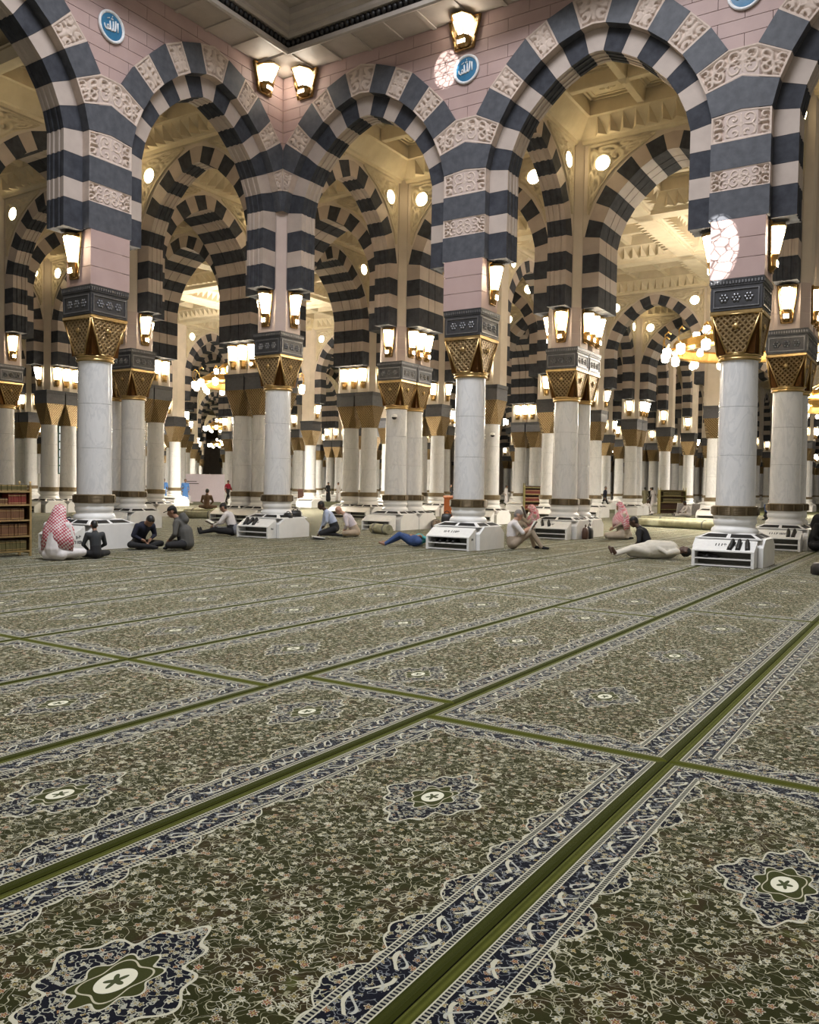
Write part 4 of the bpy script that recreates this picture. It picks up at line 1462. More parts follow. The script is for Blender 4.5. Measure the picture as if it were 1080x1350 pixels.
# ---------------------------------------------------------------- carpets
def carpet_mesh(W, L):
    mb = MB()
    w, l = W / 2, L / 2
    mb.loft([[(w - .004, -l + .004, -.014), (w - .004, l - .004, -.014), (-w + .004, l - .004, -.014), (-w + .004, -l + .004, -.014)],
             [(w, -l, -.006), (w, l, -.006), (-w, l, -.006), (-w, -l, -.006)],
             [(w - .012, -l + .012, 0), (w - .012, l - .012, 0), (-w + .012, l - .012, 0), (-w + .012, -l + .012, 0)]])
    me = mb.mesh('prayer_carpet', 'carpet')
    a = me.uv_layers.new(name='place')
    b = me.uv_layers.new(name='half')
    for lp in me.loops:
        v = me.vertices[lp.vertex_index].co
        a.data[lp.index].uv = (v.x, v.y)
        b.data[lp.index].uv = (w, l)
    return me


CM = {}


def carpet(x0, x1, y0, y1, label, group):
    k = (round(x1 - x0, 3), round(y1 - y0, 3))
    if k not in CM:
        CM[k] = carpet_mesh(k[0] - .006, k[1] - .006)
    o = link('prayer_carpet', CM[k], None, ((x0 + x1) / 2, (y0 + y1) / 2, 0))
    tag(o, label, 'carpet', group)


SEAMS = [17.32, 15.84, 14.36, 12.86, 11.565, 10.06, 8.59]
while SEAMS[-1] > -40:
    SEAMS.append(round(SEAMS[-1] - 1.49, 3))
YC = [-19.23, -13.33, -7.43, -1.53, 4.37, 10.27, 16.17, 22.07, 27.97, 33.87, 39.77, 45.67]
YN = [-18.0, -12.95, -8.2, -2.3, 3.6, 9.5, 15.4, 21.3, 27.2, 33.1, 39.0, 44.9]
SKIP_CARPET = set()
#CARPETSKIP#
SKIP_CARPET = {(3,5), (3,6), (4,5), (4,6), (4,7), (4,8), (5,10), (7,6), (7,7), (8,6), (8,7), (8,8), (9,7), (11,6), (12,5), (12,7), (12,9), (14,8), (15,8), (16,6), (16,7), (17,6), (17,7), (17,8), (18,6), (18,7), (18,8), (19,7), (20,4), (20,5), (20,7), (21,4), (21,5), (21,7), (22,5), (23,6), (24,3), (24,6), (25,3), (25,4), (26,4), (26,5), (27,4), (27,5), (28,4), (28,5), (29,4), (29,5), (30,4), (30,5), (30,6), (31,4), (31,5), (32,5), (33,5)}
#ENDCARPETSKIP#
CARPETS = []
for i in range(len(SEAMS) - 1):
    x1, x0 = SEAMS[i], SEAMS[i + 1]
    rows = YN if i == 3 else YC
    for j in range(len(rows) - 1):
        if (i, j) in SKIP_CARPET:
            continue
        y0, y1 = rows[j], rows[j + 1]
        pts = [(x0 + (x1 - x0) * a, y0 + (y1 - y0) * b, 0) for a in (0, .5, 1) for b in (0, .1, .2, .3, .4, .5, .6, .7, .8, .9, 1)]
        if not seen(pts, 0, 52):
            continue
        if y0 < -1.6 and x0 > -.8:
            lab, g = 'green floral prayer carpet with navy border lying on the open court floor', 'prayer carpets on the court floor'
        else:
            lab, g = 'green floral prayer carpet lying among the columns beyond the court', 'prayer carpets among the columns'
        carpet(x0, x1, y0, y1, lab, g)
        CARPETS.append((i, j))


# ------------------------------------------------------------------ shoe racks on the court side of each plinth
M['rackwhite'] = plain('white_lacquer', (0.77, 0.76, 0.73), 0.4, .05)
M['rackdark'] = plain('grey_rack_lining', (0.16, 0.155, 0.135), 0.7)
M['ink'] = plain('dark_ink', (0.03, 0.028, 0.028), 0.6)
RX0, RX1, RY0, RY1 = -.58, .55, -.97, -.645


def yz(prof, x0, x1):
    n = len(prof)
    v = [(x0, a, b) for a, b in prof] + [(x1, a, b) for a, b in prof]
    return v, [tuple(range(n)), tuple(range(2 * n - 1, n - 1, -1))] + [(i, i + n, (i + 1) % n + n, (i + 1) % n) for i in range(n)]


_pr = [(RY0, 0), (RY0, .305), (RY0 + .02, .32), (RY1, .50), (RY1, 0)]
R_SIDE = MB().add(*yz(_pr, -.028, .028)).mesh('side_panel', 'rackwhite')
_pt = [(RY0 - .005, .290), (RY0 - .005, .312), (RY1, .505), (RY1, .480)]
R_TOP = MB().add(*yz(_pt, RX0 + .03, RX1 - .03)).mesh('sloping_top', 'rackwhite')
R_SHELF = MB().box(RX0 + .03, RX1 - .03, RY0, RY1 + .0, -.011, .011).mesh('shelf', 'rackwhite')
R_BACK = MB().box(RX0 + .03, RX1 - .03, RY1 - .03, RY1 - .01, .02, .47).mesh('back_panel', 'rackdark')


TEXTS = []


def lettering(txt, parent, loc, rot, size, name='number_lettering', mat='ink'):
    c = bpy.data.curves.new(name, 'FONT')
    c.body = txt
    c.size = size
    c.extrude = .0015
    c.offset = .0035
    c.align_x = 'CENTER'
    c.align_y = 'CENTER'
    c.materials.append(M[mat])
    # plain mesh lettering
    o = link(name, c, parent, loc, rot=rot)
    TEXTS.append(o)
    return o


RACK_LABEL = {
    (12, 0): ('white shoe rack numbered 1119 with black shoes on its sloping top', '1119 \u0661\u0661\u0661\u0669'),
    (6, 0): ('white shoe rack between the jeans sleeper and the reading man', '\u0661\u0661\u0660\u0669 1109'),
    (0, 0): ('white shoe rack at the corner column, man with stretched legs against it', '\u0661\u0661\u0660\u0665'),
    (0, -6): ('white shoe rack numbered 1103 beside the boy in grey', '\u0661\u0661\u0660\u0663'),
    (12, 6): ('white shoe rack numbered 1117 behind the sunlit column', '1117 \u0661\u0661\u0661\u0667'),
    (6, 6): ('white shoe rack beside two dark bags leaning on a plinth', '\u0661\u0661\u0660\u0667'),
}
SLOPE = math.atan2(.505 - .312, RY1 - RY0)
RACKS = []
for (x, y) in COLS:
    z = depth(x, y)
    if z > 46 or yo(y) == 0 or (x, y) in SKIP_RACK or not seen([(x + u, y - .9, .2) for u in (-.6, 0, .6)], 0, 60):
        continue
    RACKS.append((x, y))
    if (x, y) in RACK_LABEL:
        lab, num = RACK_LABEL[(x, y)]
        g = None
    else:
        lab, num, g = 'white two-shelf shoe rack against a column plinth in the hall', None, 'shoe racks in the hall'
    t = thing('shoe_rack', lab, 'shoe rack', (x, y - (.15 if yo(y) == 24 else 0), 0), 0, g)
    link('side_panel', R_SIDE, t, (RX0 + .028, 0, 0))
    link('side_panel', R_SIDE, t, (RX1 - .028, 0, 0))
    link('sloping_top', R_TOP, t)
    link('shelf', R_SHELF, t, (0, 0, .025))
    link('shelf', R_SHELF, t, (0, 0, .155))
    link('back_panel', R_BACK, t)
    if num:
        lettering(num, t, (0, -.80, .4165), (SLOPE, 0, 0), .11)
    if (x, y) == (0, -6):
        lettering('\u0661\u0661\u0660\u0663', t, (RX1 + .002, -.81, .27), (PI / 2, 0, PI / 2), .085)
        lettering('1103', t, (RX1 + .002, -.81, .17), (PI / 2, 0, PI / 2), .085)
    elif (x, y) in ((6, 0), (0, 0)):
        lettering(num.split()[0], t, (RX1 + .002, -.81, .25), (PI / 2, 0, PI / 2), .07)

# shoes and bags
M['blackleather'] = plain('black_leather', (0.014, 0.013, 0.013), 0.45)
M['brownleather'] = plain('brown_leather', (0.075, 0.035, 0.022), 0.5)
M['navycloth'] = plain('navy_cloth', (0.02, 0.03, 0.09), 0.8)


def shoe_mesh(mat):
    mb = MB()
    rings = []
    for yy, w, h in ((-.13, .030, .045), (-.10, .043, .055), (-.03, .045, .06), (.05, .036, .085), (.11, .036, .10), (.135, .028, .09)):
        rings.append([(w * math.cos(a), yy, max(0, h * .5 + h * .5 * math.sin(a))) for a in [2 * PI * i / 12 for i in range(12)]])
    mb.loft(rings, 0, True)
    mb.box(-.045, .045, -.135, .13, 0, .015, 1)
    return mb.mesh('shoe', [mat, 'black'])


SHOE = shoe_mesh('blackleather')


def shoe(loc, rz, rx, label, group):
    o = link('shoe', SHOE, None, loc, rot=(rx, 0, rz))
    tag(o, label, 'shoe', group)


for i, u in enumerate((.12, .25, .40)):
    shoe((12 + u, -.83 + .01 * i, .40), .2 * i - .2, SLOPE, 'black shoe lying on the sloping top of rack 1119', 'shoes on rack 1119')
shoe((11.62, -.85, .170), .9, 0, 'black shoe on the middle shelf of rack 1119', 'shoes inside rack 1119')
shoe((11.78, -.85, .170), 1.2, 0, 'black shoe on the middle shelf of rack 1119', 'shoes inside rack 1119')
shoe((12.25, 5.05, .41), .1, SLOPE, 'black shoe on the sloping top of rack 1117', 'shoes on rack 1117')
shoe((12.38, 5.05, .41), -.1, SLOPE, 'black shoe on the sloping top of rack 1117', 'shoes on rack 1117')
for i in range(4):
    shoe((5.62 + i * .17, -.84, .170), .15 * (-1) ** i, 0, 'black shoe on the middle shelf between jeans sleeper and reader', 'shoes in the rack by the reader')
for i in range(3):
    shoe((-.36 + i * .16, -.82, .405), .2 * (-1) ** i, SLOPE, 'black shoe on top of the rack at the corner column', 'shoes on the corner rack')
for i in range(2):
    shoe((5.72 + i * .2, 5.07, .41), .5, SLOPE, 'black shoe on the rack beside the two dark bags', 'shoes on the rack by the bags')


def bag(loc, rz, w, d, h, mat, label, group=None, tilt=0.0):
    t = thing('bag', label, 'bag', loc, rz, group)
    t.rotation_euler = (tilt, 0, rz)
    mb = MB()
    mb.loft([[(a * w / 2 * k, b * d / 2 * k2, z) for a, b in ((1, -.7), (1, .7), (.8, 1), (-.8, 1), (-1, .7), (-1, -.7), (-.8, -1), (.8, -1))] for k, k2, z in ((.9, .9, 0), (1, 1, h * .12), (1, 1, h * .6), (.9, .7, h * .9), (.8, .3, h))], 0, True)
    link('bag_body', mb.mesh('bag_body', mat), t)
    hb = MB()
    hb.tube([(-w * .22, 0, h * .95), (-w * .2, 0, h * 1.15), (0, 0, h * 1.25), (w * .2, 0, h * 1.15), (w * .22, 0, h * .95)], .012, 6)
    link('bag_handle', hb.mesh('bag_handle', mat), t)


bag((5.46, -.08, .53), .5, .26, .16, .27, 'blackleather', 'black bag standing on the plinth above the jeans sleeper')
bag((.42, .30, .53), 1.0, .30, .2, .20, 'blackleather', 'black bag resting on the corner column plinth')
bag((.52, -.12, .52), .3, .22, .18, .15, 'blackleather', 'small black bundle on the corner plinth edge facing the court')
bag((6.78, 5.72, 0), PI / 2 + .1, .24, .16, .34, 'brownleather', 'brown bag leaning on a plinth beside a black bag', None, .0)
bag((6.80, 6.0, 0), PI / 2, .26, .16, .36, 'blackleather', 'black bag leaning on a plinth beside a brown bag', None, .0)
bag((13.80, -1.25, 0), .6, .46, .34, .22, 'blackleather', 'low black bag lying on the carpet in front of rack 1119')
bag((-.30, -6.42, .47), .4, .24, .2, .15, 'navycloth', 'navy and white cap-like bundle on the plinth over rack 1103')

# ------------------------------------------------------------------ chandeliers over the courts
CH_R = 2.45


def chandelier_kit():
    k = {}
    k['ring'] = MB().lathe([(CH_R - .05, 6.62), (CH_R + .1, 6.60), (CH_R + .16, 6.72), (CH_R + .1, 7.0), (CH_R + .02, 7.05), (CH_R - .05, 7.0)], 40, smooth=False, caps=False).mesh('main_ring', 'brass2')
    k['upper'] = MB().lathe([(1.35, 7.45), (1.5, 7.43), (1.55, 7.52), (1.5, 7.75), (1.38, 7.75)], 32, smooth=False, caps=False).mesh('upper_ring', 'brass2')
    pts = [(CH_R + .1, 0, 6.8), (CH_R + .35, 0, 6.75), (CH_R + .52, 0, 6.95), (CH_R + .5, 0, 7.3), (CH_R + .38, 0, 7.42), (CH_R + .28, 0, 7.32)]
    k['arm'] = MB().tube(pts, .028, 6).mesh('lamp_arm', 'brass2')
    g = MB()
    g.lathe([(.06, 6.95), (.13, 7.0), (.145, 7.25), (.11, 7.32)], 10, c=(CH_R + .5, 0))
    k['glass'] = MB().lathe([(.07, 6.42), (.14, 6.47), (.16, 6.72), (.12, 6.78)], 10, c=(CH_R + .42, 0)).mesh('lamp_glass', 'bulb')
    k['glass2'] = MB().lathe([(.06, 7.22), (.12, 7.27), (.13, 7.48), (.1, 7.52)], 10, c=(1.75, 0)).mesh('lamp_glass', 'bulb')
    k['glass3'] = MB().lathe([(.04, 6.28), (.11, 6.34), (.11, 6.46), (.06, 6.55)], 10, c=(CH_R, 0)).mesh('lamp_glass', 'bulb')
    k['spoke'] = MB().tube([(.1, 0, 8.4), (1.45, 0, 7.7), (CH_R, 0, 7.0)], .025, 6).mesh('spoke', 'brass2')
    k['rod'] = MB().tube([(0, 0, 8.2), (0, 0, 12.52)], .04, 8).mesh('hanging_rod', 'brass2')
    k['hub'] = MB().lathe([(.05, 7.9), (.22, 8.05), (.28, 8.3), (.16, 8.55), (.05, 8.7)], 16).mesh('hub', 'brass2')
    return k


M['brass2'] = metal('bright_brass', (0.62, 0.40, 0.14), 0.3, 0.1, 40)
CK = chandelier_kit()


def chandelier(x, y, label, group, near, e):
    t = thing('chandelier', label, 'chandelier', (x, y, 0), .12, group)
    link('main_ring', CK['ring'], t)
    link('upper_ring', CK['upper'], t)
    link('hub', CK['hub'], t)
    link('hanging_rod', CK['rod'], t)
    for i in range(6):
        link('spoke', CK['spoke'], t, rz=i * PI / 3)
    n = 16
    for i in range(n):
        a = 2 * PI * i / n
        if near:
            link('lamp_arm', CK['arm'], t, rz=a)
        link('lamp_glass', CK['glass'], t, rz=a)
        if i % 2 == 0:
            link('lamp_glass', CK['glass2'], t, rz=a)
            link('lamp_glass', CK['glass3'], t, rz=a + .2)
    l = bpy.data.lights.new('chandelier_light', 'POINT')
    l.energy = e
    l.color = (1.0, 0.91, 0.77)
    l.shadow_soft_size = 1.2
    o = bpy.data.objects.new('chandelier_light', l)
    o.parent = t
    o.location = (0, 0, 7.6)
    COL.objects.link(o)
    l = bpy.data.lights.new('chandelier_floor_fill', 'AREA')  # added fill under the ring, brightens the hall floor and plinths
    l.shape = 'DISK'
    l.size = 4.6
    l.energy = e * .9
    l.color = (1.0, 0.94, 0.85)
    o = bpy.data.objects.new('chandelier_floor_fill', l)
    o.parent = t
    o.location = (0, 0, 6.2)
    COL.objects.link(o)


chandelier(9, 16, 'great brass ring chandelier hanging beyond the double arch behind the sunlit column', None, True, 1500)
chandelier(-16, 16, 'brass ring chandelier in the distance behind the corner column', None, True, 2600)
chandelier(-41, 16, 'distant brass ring chandelier glowing far down the hall', 'distant chandeliers', False, 2000)
chandelier(-16, 41, 'distant brass ring chandelier glowing far down the hall', 'distant chandeliers', False, 2000)
chandelier(-41, 41, 'distant brass ring chandelier glowing far down the hall', 'distant chandeliers', False, 2000)
chandelier(9, 41, 'distant brass ring chandelier glowing far down the hall', 'distant chandeliers', False, 2000)
chandelier(-66, 66, 'distant brass ring chandelier glowing far down the hall', 'distant chandeliers', False, 2000)
chandelier(-66, 41, 'distant brass ring chandelier glowing far down the hall', 'distant chandeliers', False, 2000)


# ------------------------------------------------------------------ bookcases
M['walnut'] = plain('dark_walnut', (0.09, 0.04, 0.02), 0.5)
M['gilt'] = metal('gilt_bar', (0.62, 0.47, 0.25), 0.35)
M['olivegilt'] = metal('olive_gilt', (0.30, 0.26, 0.10), 0.4, mt=.6)
BOOKC = [plain('book_' + n, c, .6) for n, c in (('maroon', (.20, .035, .025)), ('brown', (.14, .065, .03)), ('olive', (.10, .085, .03)), ('oxblood', (.12, .022, .02)), ('tan', (.26, .17, .08)))]
M['pages'] = plain('book_pages', (.55, .50, .40), .8)


def book_mesh(w, h, d, mat):
    mb = MB()
    mb.box(-w / 2, w / 2, -d / 2, d / 2, 0, h, 0)
    mb.box(-w / 2 + .003, w / 2 - .003, -d / 2 + .01, d / 2 + .002, .004, h + .002, 1)
    for z in (h * .15, h * .8):
        mb.box(-w / 2 - .001, w / 2 + .001, -d / 2 - .002, -d / 2 + .004, z, z + .012, 2)
    return mb.mesh('book', [mat, 'pages', 'gilt'])


def bookcase(x, y, rz, L, D, H, levels, label, rows, frame, blabel, bgroup):
    """front faces local -y; rows: per shelf (book width, height, colour index, fill)"""
    t = thing('bookcase', label, 'bookcase', (x, y, 0), rz)
    for a in (-L / 2, L / 2):
        for b in (-D / 2, D / 2):
            link('post', MB().box(a - .02, a + .02, b - .02, b + .02, 0, H + .03).mesh('post', frame), t)
            link('finial', MB().lathe([(.012, H + .03), (.03, H + .06), (.012, H + .10), (.028, H + .125), (.005, H + .15)], 8, c=(a, b)).mesh('finial', frame), t)
    for z in levels:
        s_ = link('shelf', MB().box(-L / 2, L / 2, -D / 2, D / 2, z - .012, z).mesh('shelf', 'walnut'), t)
        link('shelf_rail', MB().box(-L / 2, L / 2, -D / 2 - .012, -D / 2, z - .015, z + .015).mesh('shelf_rail', frame), s_)
    link('back_panel', MB().box(-L / 2, L / 2, D / 2 - .02, D / 2 - .005, .05, H).mesh('back_panel', 'walnut'), t)
    link('side_panel', MB().box(L / 2 - .012, L / 2, -D / 2, D / 2, .05, H).mesh('side_panel', frame), t)
    link('side_panel', MB().box(-L / 2, -L / 2 + .012, -D / 2, D / 2, .05, H).mesh('side_panel', frame), t)
    c, s_ = math.cos(rz), math.sin(rz)
    for (zi, w, h, ci, u0, u1) in rows:
        me = book_mesh(w * .94, h, D * .62, BOOKC[ci])
        u = u0
        while u + w <= u1:
            lx, ly = u + w / 2, -D * .08 + random.uniform(-.012, .012)
            o = link('book', me, None, (x + lx * c - ly * s_, y + lx * s_ + ly * c, levels[zi] + .001), rz)
            tag(o, blabel[zi], 'book', bgroup[zi])
            u += w


n5 = ['top shelf', 'upper shelf', 'middle shelf', 'lower shelf', 'bottom shelf']
bookcase(.82, -8.98, PI / 2, 1.56, .34, 1.27, [.10, .38, .68, .97, 1.22], 'dark bookcase with gilt posts standing beside the man in red checked headcloth',
         [(0, .042, .20, 2, .18, .76), (1, .038, .23, 1, .18, .76), (2, .045, .22, 1, .18, .70), (3, .052, .21, 0, .36, .76), (3, .05, .12, 1, .14, .34), (4, .04, .13, 2, .18, .76)],
         'gilt', ['small book on the %s of the dark bookcase' % n5[4 - i] for i in range(5)], ['books on the %s' % n5[4 - i] for i in range(5)])
bookcase(-3.4, 25.2, .62, 1.2, .4, 1.6, [.3, .72, 1.12, 1.5], 'olive gilt bookcase far behind the reading man',
         [(0, .06, .28, 0, -.55, .55), (1, .06, .26, 0, -.55, .55), (2, .06, .26, 0, -.55, .55)], 'olivegilt', ['red book in the far olive bookcase'] * 4, ['books in the far olive bookcase'] * 4)
bookcase(1.2, 35.5, .62, 1.6, .4, 1.5, [.3, .72, 1.12, 1.45], 'olive bookcase far back beside striped floor chairs',
         [(1, .08, .26, 2, -.6, .6), (2, .08, .26, 2, -.6, .6)], 'olivegilt', ['olive book in the bookcase beside the floor chairs'] * 4, ['books beside the floor chairs'] * 4)

# ------------------------------------------------------------------ rolled carpets
M['rollback'] = plain('carpet_backing', (0.30, 0.29, 0.19), 0.9, .2, 6)
M['rollpink'] = plain('faded_carpet', (0.36, 0.27, 0.20), 0.9, .5, 22)


def carpet_roll(a, b, r, label, mat='rollback', group=None):
    a, b = Vector((*a, 0)), Vector((*b, 0))
    L = (b - a).length
    t = thing('carpet_roll', label, 'carpet roll', (a + b) / 2 + Vector((0, 0, 0)), math.atan2(b.y - a.y, b.x - a.x), group)
    mb = MB()
    turns, n = 4, 80
    pts = []
    for i in range(n + 1):
        th = 2 * PI * turns * i / n
        q = r * (.22 + .78 * i / n)
        pts.append((q, th))
    outer = [(q * math.cos(th), r + q * math.sin(th)) for q, th in pts]
    inner = [((q - r * .13) * math.cos(th), r + (q - r * .13) * math.sin(th)) for q, th in pts]
    v, f = [], []
    for (oy, oz), (iy, iz) in zip(outer, inner):
        v += [(-L / 2, oy, oz), (L / 2, oy, oz), (L / 2, iy, iz), (-L / 2, iy, iz)]
    for i in range(n):
        p, q = 4 * i, 4 * (i + 1)
        f += [(p, p + 1, q + 1, q), (p + 3, q + 3, q + 2, p + 2), (p, q, q + 3, p + 3), (p + 1, p + 2, q + 2, q + 1)]
    f += [(0, 3, 2, 1), (4 * n, 4 * n + 1, 4 * n + 2, 4 * n + 3)]
    mb.add(v, f, 0, True)
    link('rolled_pile', mb.mesh('rolled_pile', mat), t)
    for u in (-L * .3, L * .3):
        link('strap', MB().loft([[(u + dx_, (r + .006) * math.cos(k * PI / 8), r + (r + .006) * math.sin(k * PI / 8)) for k in range(16)] for dx_ in (-.02, .02)]).mesh('strap', 'rackdark'), t)


carpet_roll((4.2, 16.6), (8.9, 14.5), .185, 'long rolled carpet lying in front of another roll beyond the arches')
carpet_roll((4.4, 19.0), (9.2, 17.0), .185, 'long rolled carpet lying behind another roll beyond the arches')
carpet_roll((-10.9, 6.4), (-9.3, 7.0), .16, 'short pale rolled carpet in front of the seated man in brown')
carpet_roll((-12.9, 8.6), (-10.9, 9.3), .17, 'dark rolled carpet beneath the seated man in brown')
carpet_roll((.1, 7.9), (1.0, 7.2), .17, 'faded floral rolled carpet behind the rack of the jeans sleeper', 'rollpink')
carpet_roll((.9, 3.4), (1.7, 3.1), .16, 'short green rolled carpet behind the man in blue shirt', 'rollback')

# ------------------------------------------------------------------ partition, lecterns, floor chairs
M['lilac'] = plain('lilac_white_board', (0.66, 0.58, 0.64), 0.6, .04)
t = thing('partition_board', 'tall pale lilac partition board behind the pair in blue robes', 'partition', (-29.6, 26.0, 0), .62)
link('board', MB().box(-1.45, 1.45, -.03, .03, .12, 2.12).mesh('board', 'lilac'), t)
for u in (-1.3, 1.3):
    link('foot', MB().box(u - .05, u + .05, -.3, .3, 0, .12).mesh('foot', 'rackwhite'), t)
for i, (u0, u1, z) in enumerate(((-1.3, -.55, 1.55), (-1.3, -.4, 1.40))):
    link('print_line', MB().box(u0, u1, -.034, -.029, z, z + .05).mesh('print_line', 'ink'), t)


def lectern(x, y, rz, w, h, mat, label):
    t = thing('lectern', label, 'lectern', (x, y, 0), rz)
    link('body', MB().box(-w / 2, w / 2, -.22, .22, .06, h - .12).mesh('body', mat), t)
    link('foot', MB().box(-w / 2 - .04, w / 2 + .04, -.26, .26, 0, .06).mesh('foot', mat), t)
    v, f = yz([(-.27, h - .12), (-.27, h - .08), (.25, h), (.25, h - .12)], -w / 2 - .04, w / 2 + .04)
    link('sloping_desk', MB().add(v, f).mesh('sloping_desk', mat), t)
    link('panel', MB().box(-w / 2 + .07, w / 2 - .07, -.235, -.215, .16, h - .24).mesh('panel', mat), t)


M['orangewood'] = plain('orange_wood', (0.42, 0.12, 0.03), 0.5)
M['redwood'] = plain('red_brown_wood', (0.13, 0.05, 0.025), 0.5)
lectern(-4.4, 17.4, .5, .42, 1.05, 'orangewood', 'bright orange wooden lectern behind the plinth of the jeans sleeper')
lectern(-24.0, 30.4, .6, .72, 1.15, 'redwood', 'dark red wooden lectern seen past the corner column')


def floor_chair(x, y, rz, label, group):
    t = thing('floor_chair', label, 'chair', (x, y, 0), rz, group)
    link('seat', MB().box(-.24, .24, -.25, .2, .05, .14).mesh('seat', 'chairfab'), t)
    v, f = yz([(.14, .1), (.38, .72), (.44, .70), (.20, .08)], -.24, .24)
    link('backrest', MB().add(v, f).mesh('backrest', 'chairfab'), t)
    for u in (-.24, .24):
        link('side_frame', MB().tube([(u, -.24, .02), (u, .2, .02), (u, .42, .74)], .018, 6).mesh('side_frame', 'rackwhite'), t)


M['chairfab'] = plain('striped_grey_fabric', (0.42, 0.40, 0.43), .8, .25, 18)
for i in range(2):
    floor_chair(2.0 + i * .75, 34.2 + i * .35, .6 + PI, 'legless grey floor chair with slanted backrest', 'legless floor chairs')

# ------------------------------------------------------------------ far daylight window with green lattice
M['daypane'] = emit('daylight_pane', (0.80, 0.95, 1.0), .55)
M['greenbar'] = plain('dark_green_iron', (0.012, 0.05, 0.035), .5)
for n_, (yy, ww) in enumerate(((12.2, 1.5), (15.0, .9))):
    w_ = struct('window_%d' % (n_ + 1), MB().box(-33.06, -33.03, yy - ww / 2 + 1.1, yy + ww / 2 + 1.1, 1.9, 6.3).mesh('window_pane', 'daypane'))
    for k in range(int(ww / .3) + 1):
        link('window_bar', MB().box(-33.03, -32.97, yy - ww / 2 + 1.08 + k * .3, yy - ww / 2 + 1.22 + k * .3, 1.9, 6.3).mesh('window_bar', 'greenbar'), w_)
    for k in range(9):
        link('window_bar', MB().box(-33.03, -32.96, yy - ww / 2 + 1.05, yy + ww / 2 + 1.15, 1.9 + k * .52, 1.98 + k * .52).mesh('window_bar', 'greenbar'), w_)
    link('window_sill', MB().box(-33.2, -32.9, yy - ww / 2 + .4, yy + ww / 2 + 1.8, 0, 1.9).mesh('window_sill', 'rackwhite'), w_)

# ------------------------------------------------------------------ sunlight thrown through a pierced screen on to the pier and wall
def sun_spot(frm, to, ang, e, name, gobo):
    l = bpy.data.lights.new(name, 'SPOT')
    l.energy = e
    l.spot_size = ang
    l.spot_blend = .25
    l.shadow_soft_size = .01
    l.color = (1.0, .97, .92)
    o = bpy.data.objects.new(name, l)
    COL.objects.link(o)
    o.location = frm
    d = Vector(to) - Vector(frm)
    o.rotation_euler = d.to_track_quat('-Z', 'Y').to_euler()
    o.scale = (.62, 1, 1)
    if gobo:
        l.use_nodes = True
        nt = l.node_tree
        em = nt.nodes['Emission']
        tc = nt.nodes.new('ShaderNodeTexCoord')
        mp = nt.nodes.new('ShaderNodeMapping')
        mp.inputs['Scale'].default_value = (gobo, gobo * .8, gobo)
        vo = nt.nodes.new('ShaderNodeTexVoronoi')
        vo.feature = 'DISTANCE_TO_EDGE'
        vo.inputs['Scale'].default_value = 1.0
        rp = nt.nodes.new('ShaderNodeMapRange')
        rp.inputs[1].default_value, rp.inputs[2].default_value = .01, .09
        nt.links.new(tc.outputs['Normal'], mp.inputs[0])
        nt.links.new(mp.outputs[0], vo.inputs['Vector'])
        nt.links.new(vo.outputs['Distance'], rp.inputs[0])
        nt.links.new(rp.outputs[0], em.inputs['Strength'])


sun_spot((16.8, -16.5, 12.4), (11.62, -.5, 6.15), math.radians(4.2), 60000, 'sun_beam', 130)
sun_spot((16.8, -16.5, 12.4), (5.42, -.42, 11.2), math.radians(2.7), 42000, 'sun_beam', 220)


# ------------------------------------------------------------------ dome cameras fixed to two shafts
def dome_camera(x, y, z, rz, label):
    t = thing('dome_camera', label, 'camera', (x, y, z), rz)
    link('bracket', MB().tube([(0, 0, .06), (0, -.16, .06)], .025, 8).mesh('bracket', 'rackwhite'), t)
    link('housing', MB().lathe([(.03, .09), (.085, .07), (.10, .02), (.10, -.01)], 16, c=(0, -.20)).mesh('housing', 'rackwhite'), t)
    link('lens_dome', MB().lathe([(.02, -.085), (.06, -.07), (.085, -.03), (.085, -.005)], 16, c=(0, -.20)).mesh('lens_dome', 'blackleather'), t)


dome_camera(.13, 5.66, 3.72, .6, 'white dome camera fixed to a paired column behind the corner bay')
dome_camera(.20, 12.69, 3.55, .6, 'white dome camera on a column behind the reading man')


# ------------------------------------------------------------------ lettering becomes plain mesh
bpy.context.view_layer.update()
_dg = bpy.context.evaluated_depsgraph_get()
for o in TEXTS:
    me = bpy.data.meshes.new_from_object(o.evaluated_get(_dg))
    q = link('number_lettering', me, o.parent, tuple(o.location), rot=tuple(o.rotation_euler))
    bpy.data.objects.remove(o, do_unlink=True)

# ------------------------------------------------------------------ people
def cloth(n, c, var=.10):
    return plain(n, c, .85, var, 9)


PM = dict(
    skinD=plain('deep_skin', (.075, .038, .024), .55), skinM=plain('tan_skin', (.30, .165, .105), .55), skinL=plain('light_skin', (.46, .27, .19), .55),
    hairK=plain('black_hair', (.010, .009, .009), .5), hairG=plain('grey_hair', (.20, .18, .165), .6),
    white=cloth('white_cotton', (.66, .62, .61)), ivory=cloth('ivory_robe', (.60, .56, .48)), beige=cloth('beige_robe', (.46, .39, .31)),
    charcoal=cloth('charcoal_cloth', (.028, .031, .034)), black=cloth('black_cloth', (.012, .012, .014)), navy=cloth('dark_navy_cloth', (.012, .014, .03)),
    greyj=cloth('grey_jacket', (.085, .082, .075)), bluesh=cloth('pale_blue_shirt', (.42, .47, .60)), lilac=cloth('lilac_white_shirt', (.56, .50, .53)),
    khaki=cloth('khaki_trousers', (.34, .27, .20)), jeans=cloth('blue_jeans', (.035, .07, .19), .25), teal=cloth('turquoise_shirt', (.05, .33, .36)),
    greyplaid=cloth('grey_check_cloth', (.20, .21, .24), .4), robeblue=cloth('bright_blue_robe', (.12, .30, .72)), red=cloth('red_jacket', (.38, .02, .05)),
    brown=cloth('brown_coat', (.12, .07, .04)), olive=cloth('olive_robe', (.22, .20, .12)), bluej=cloth('mid_blue_jacket', (.03, .07, .20)),
)
V = Vector
BODIES = []


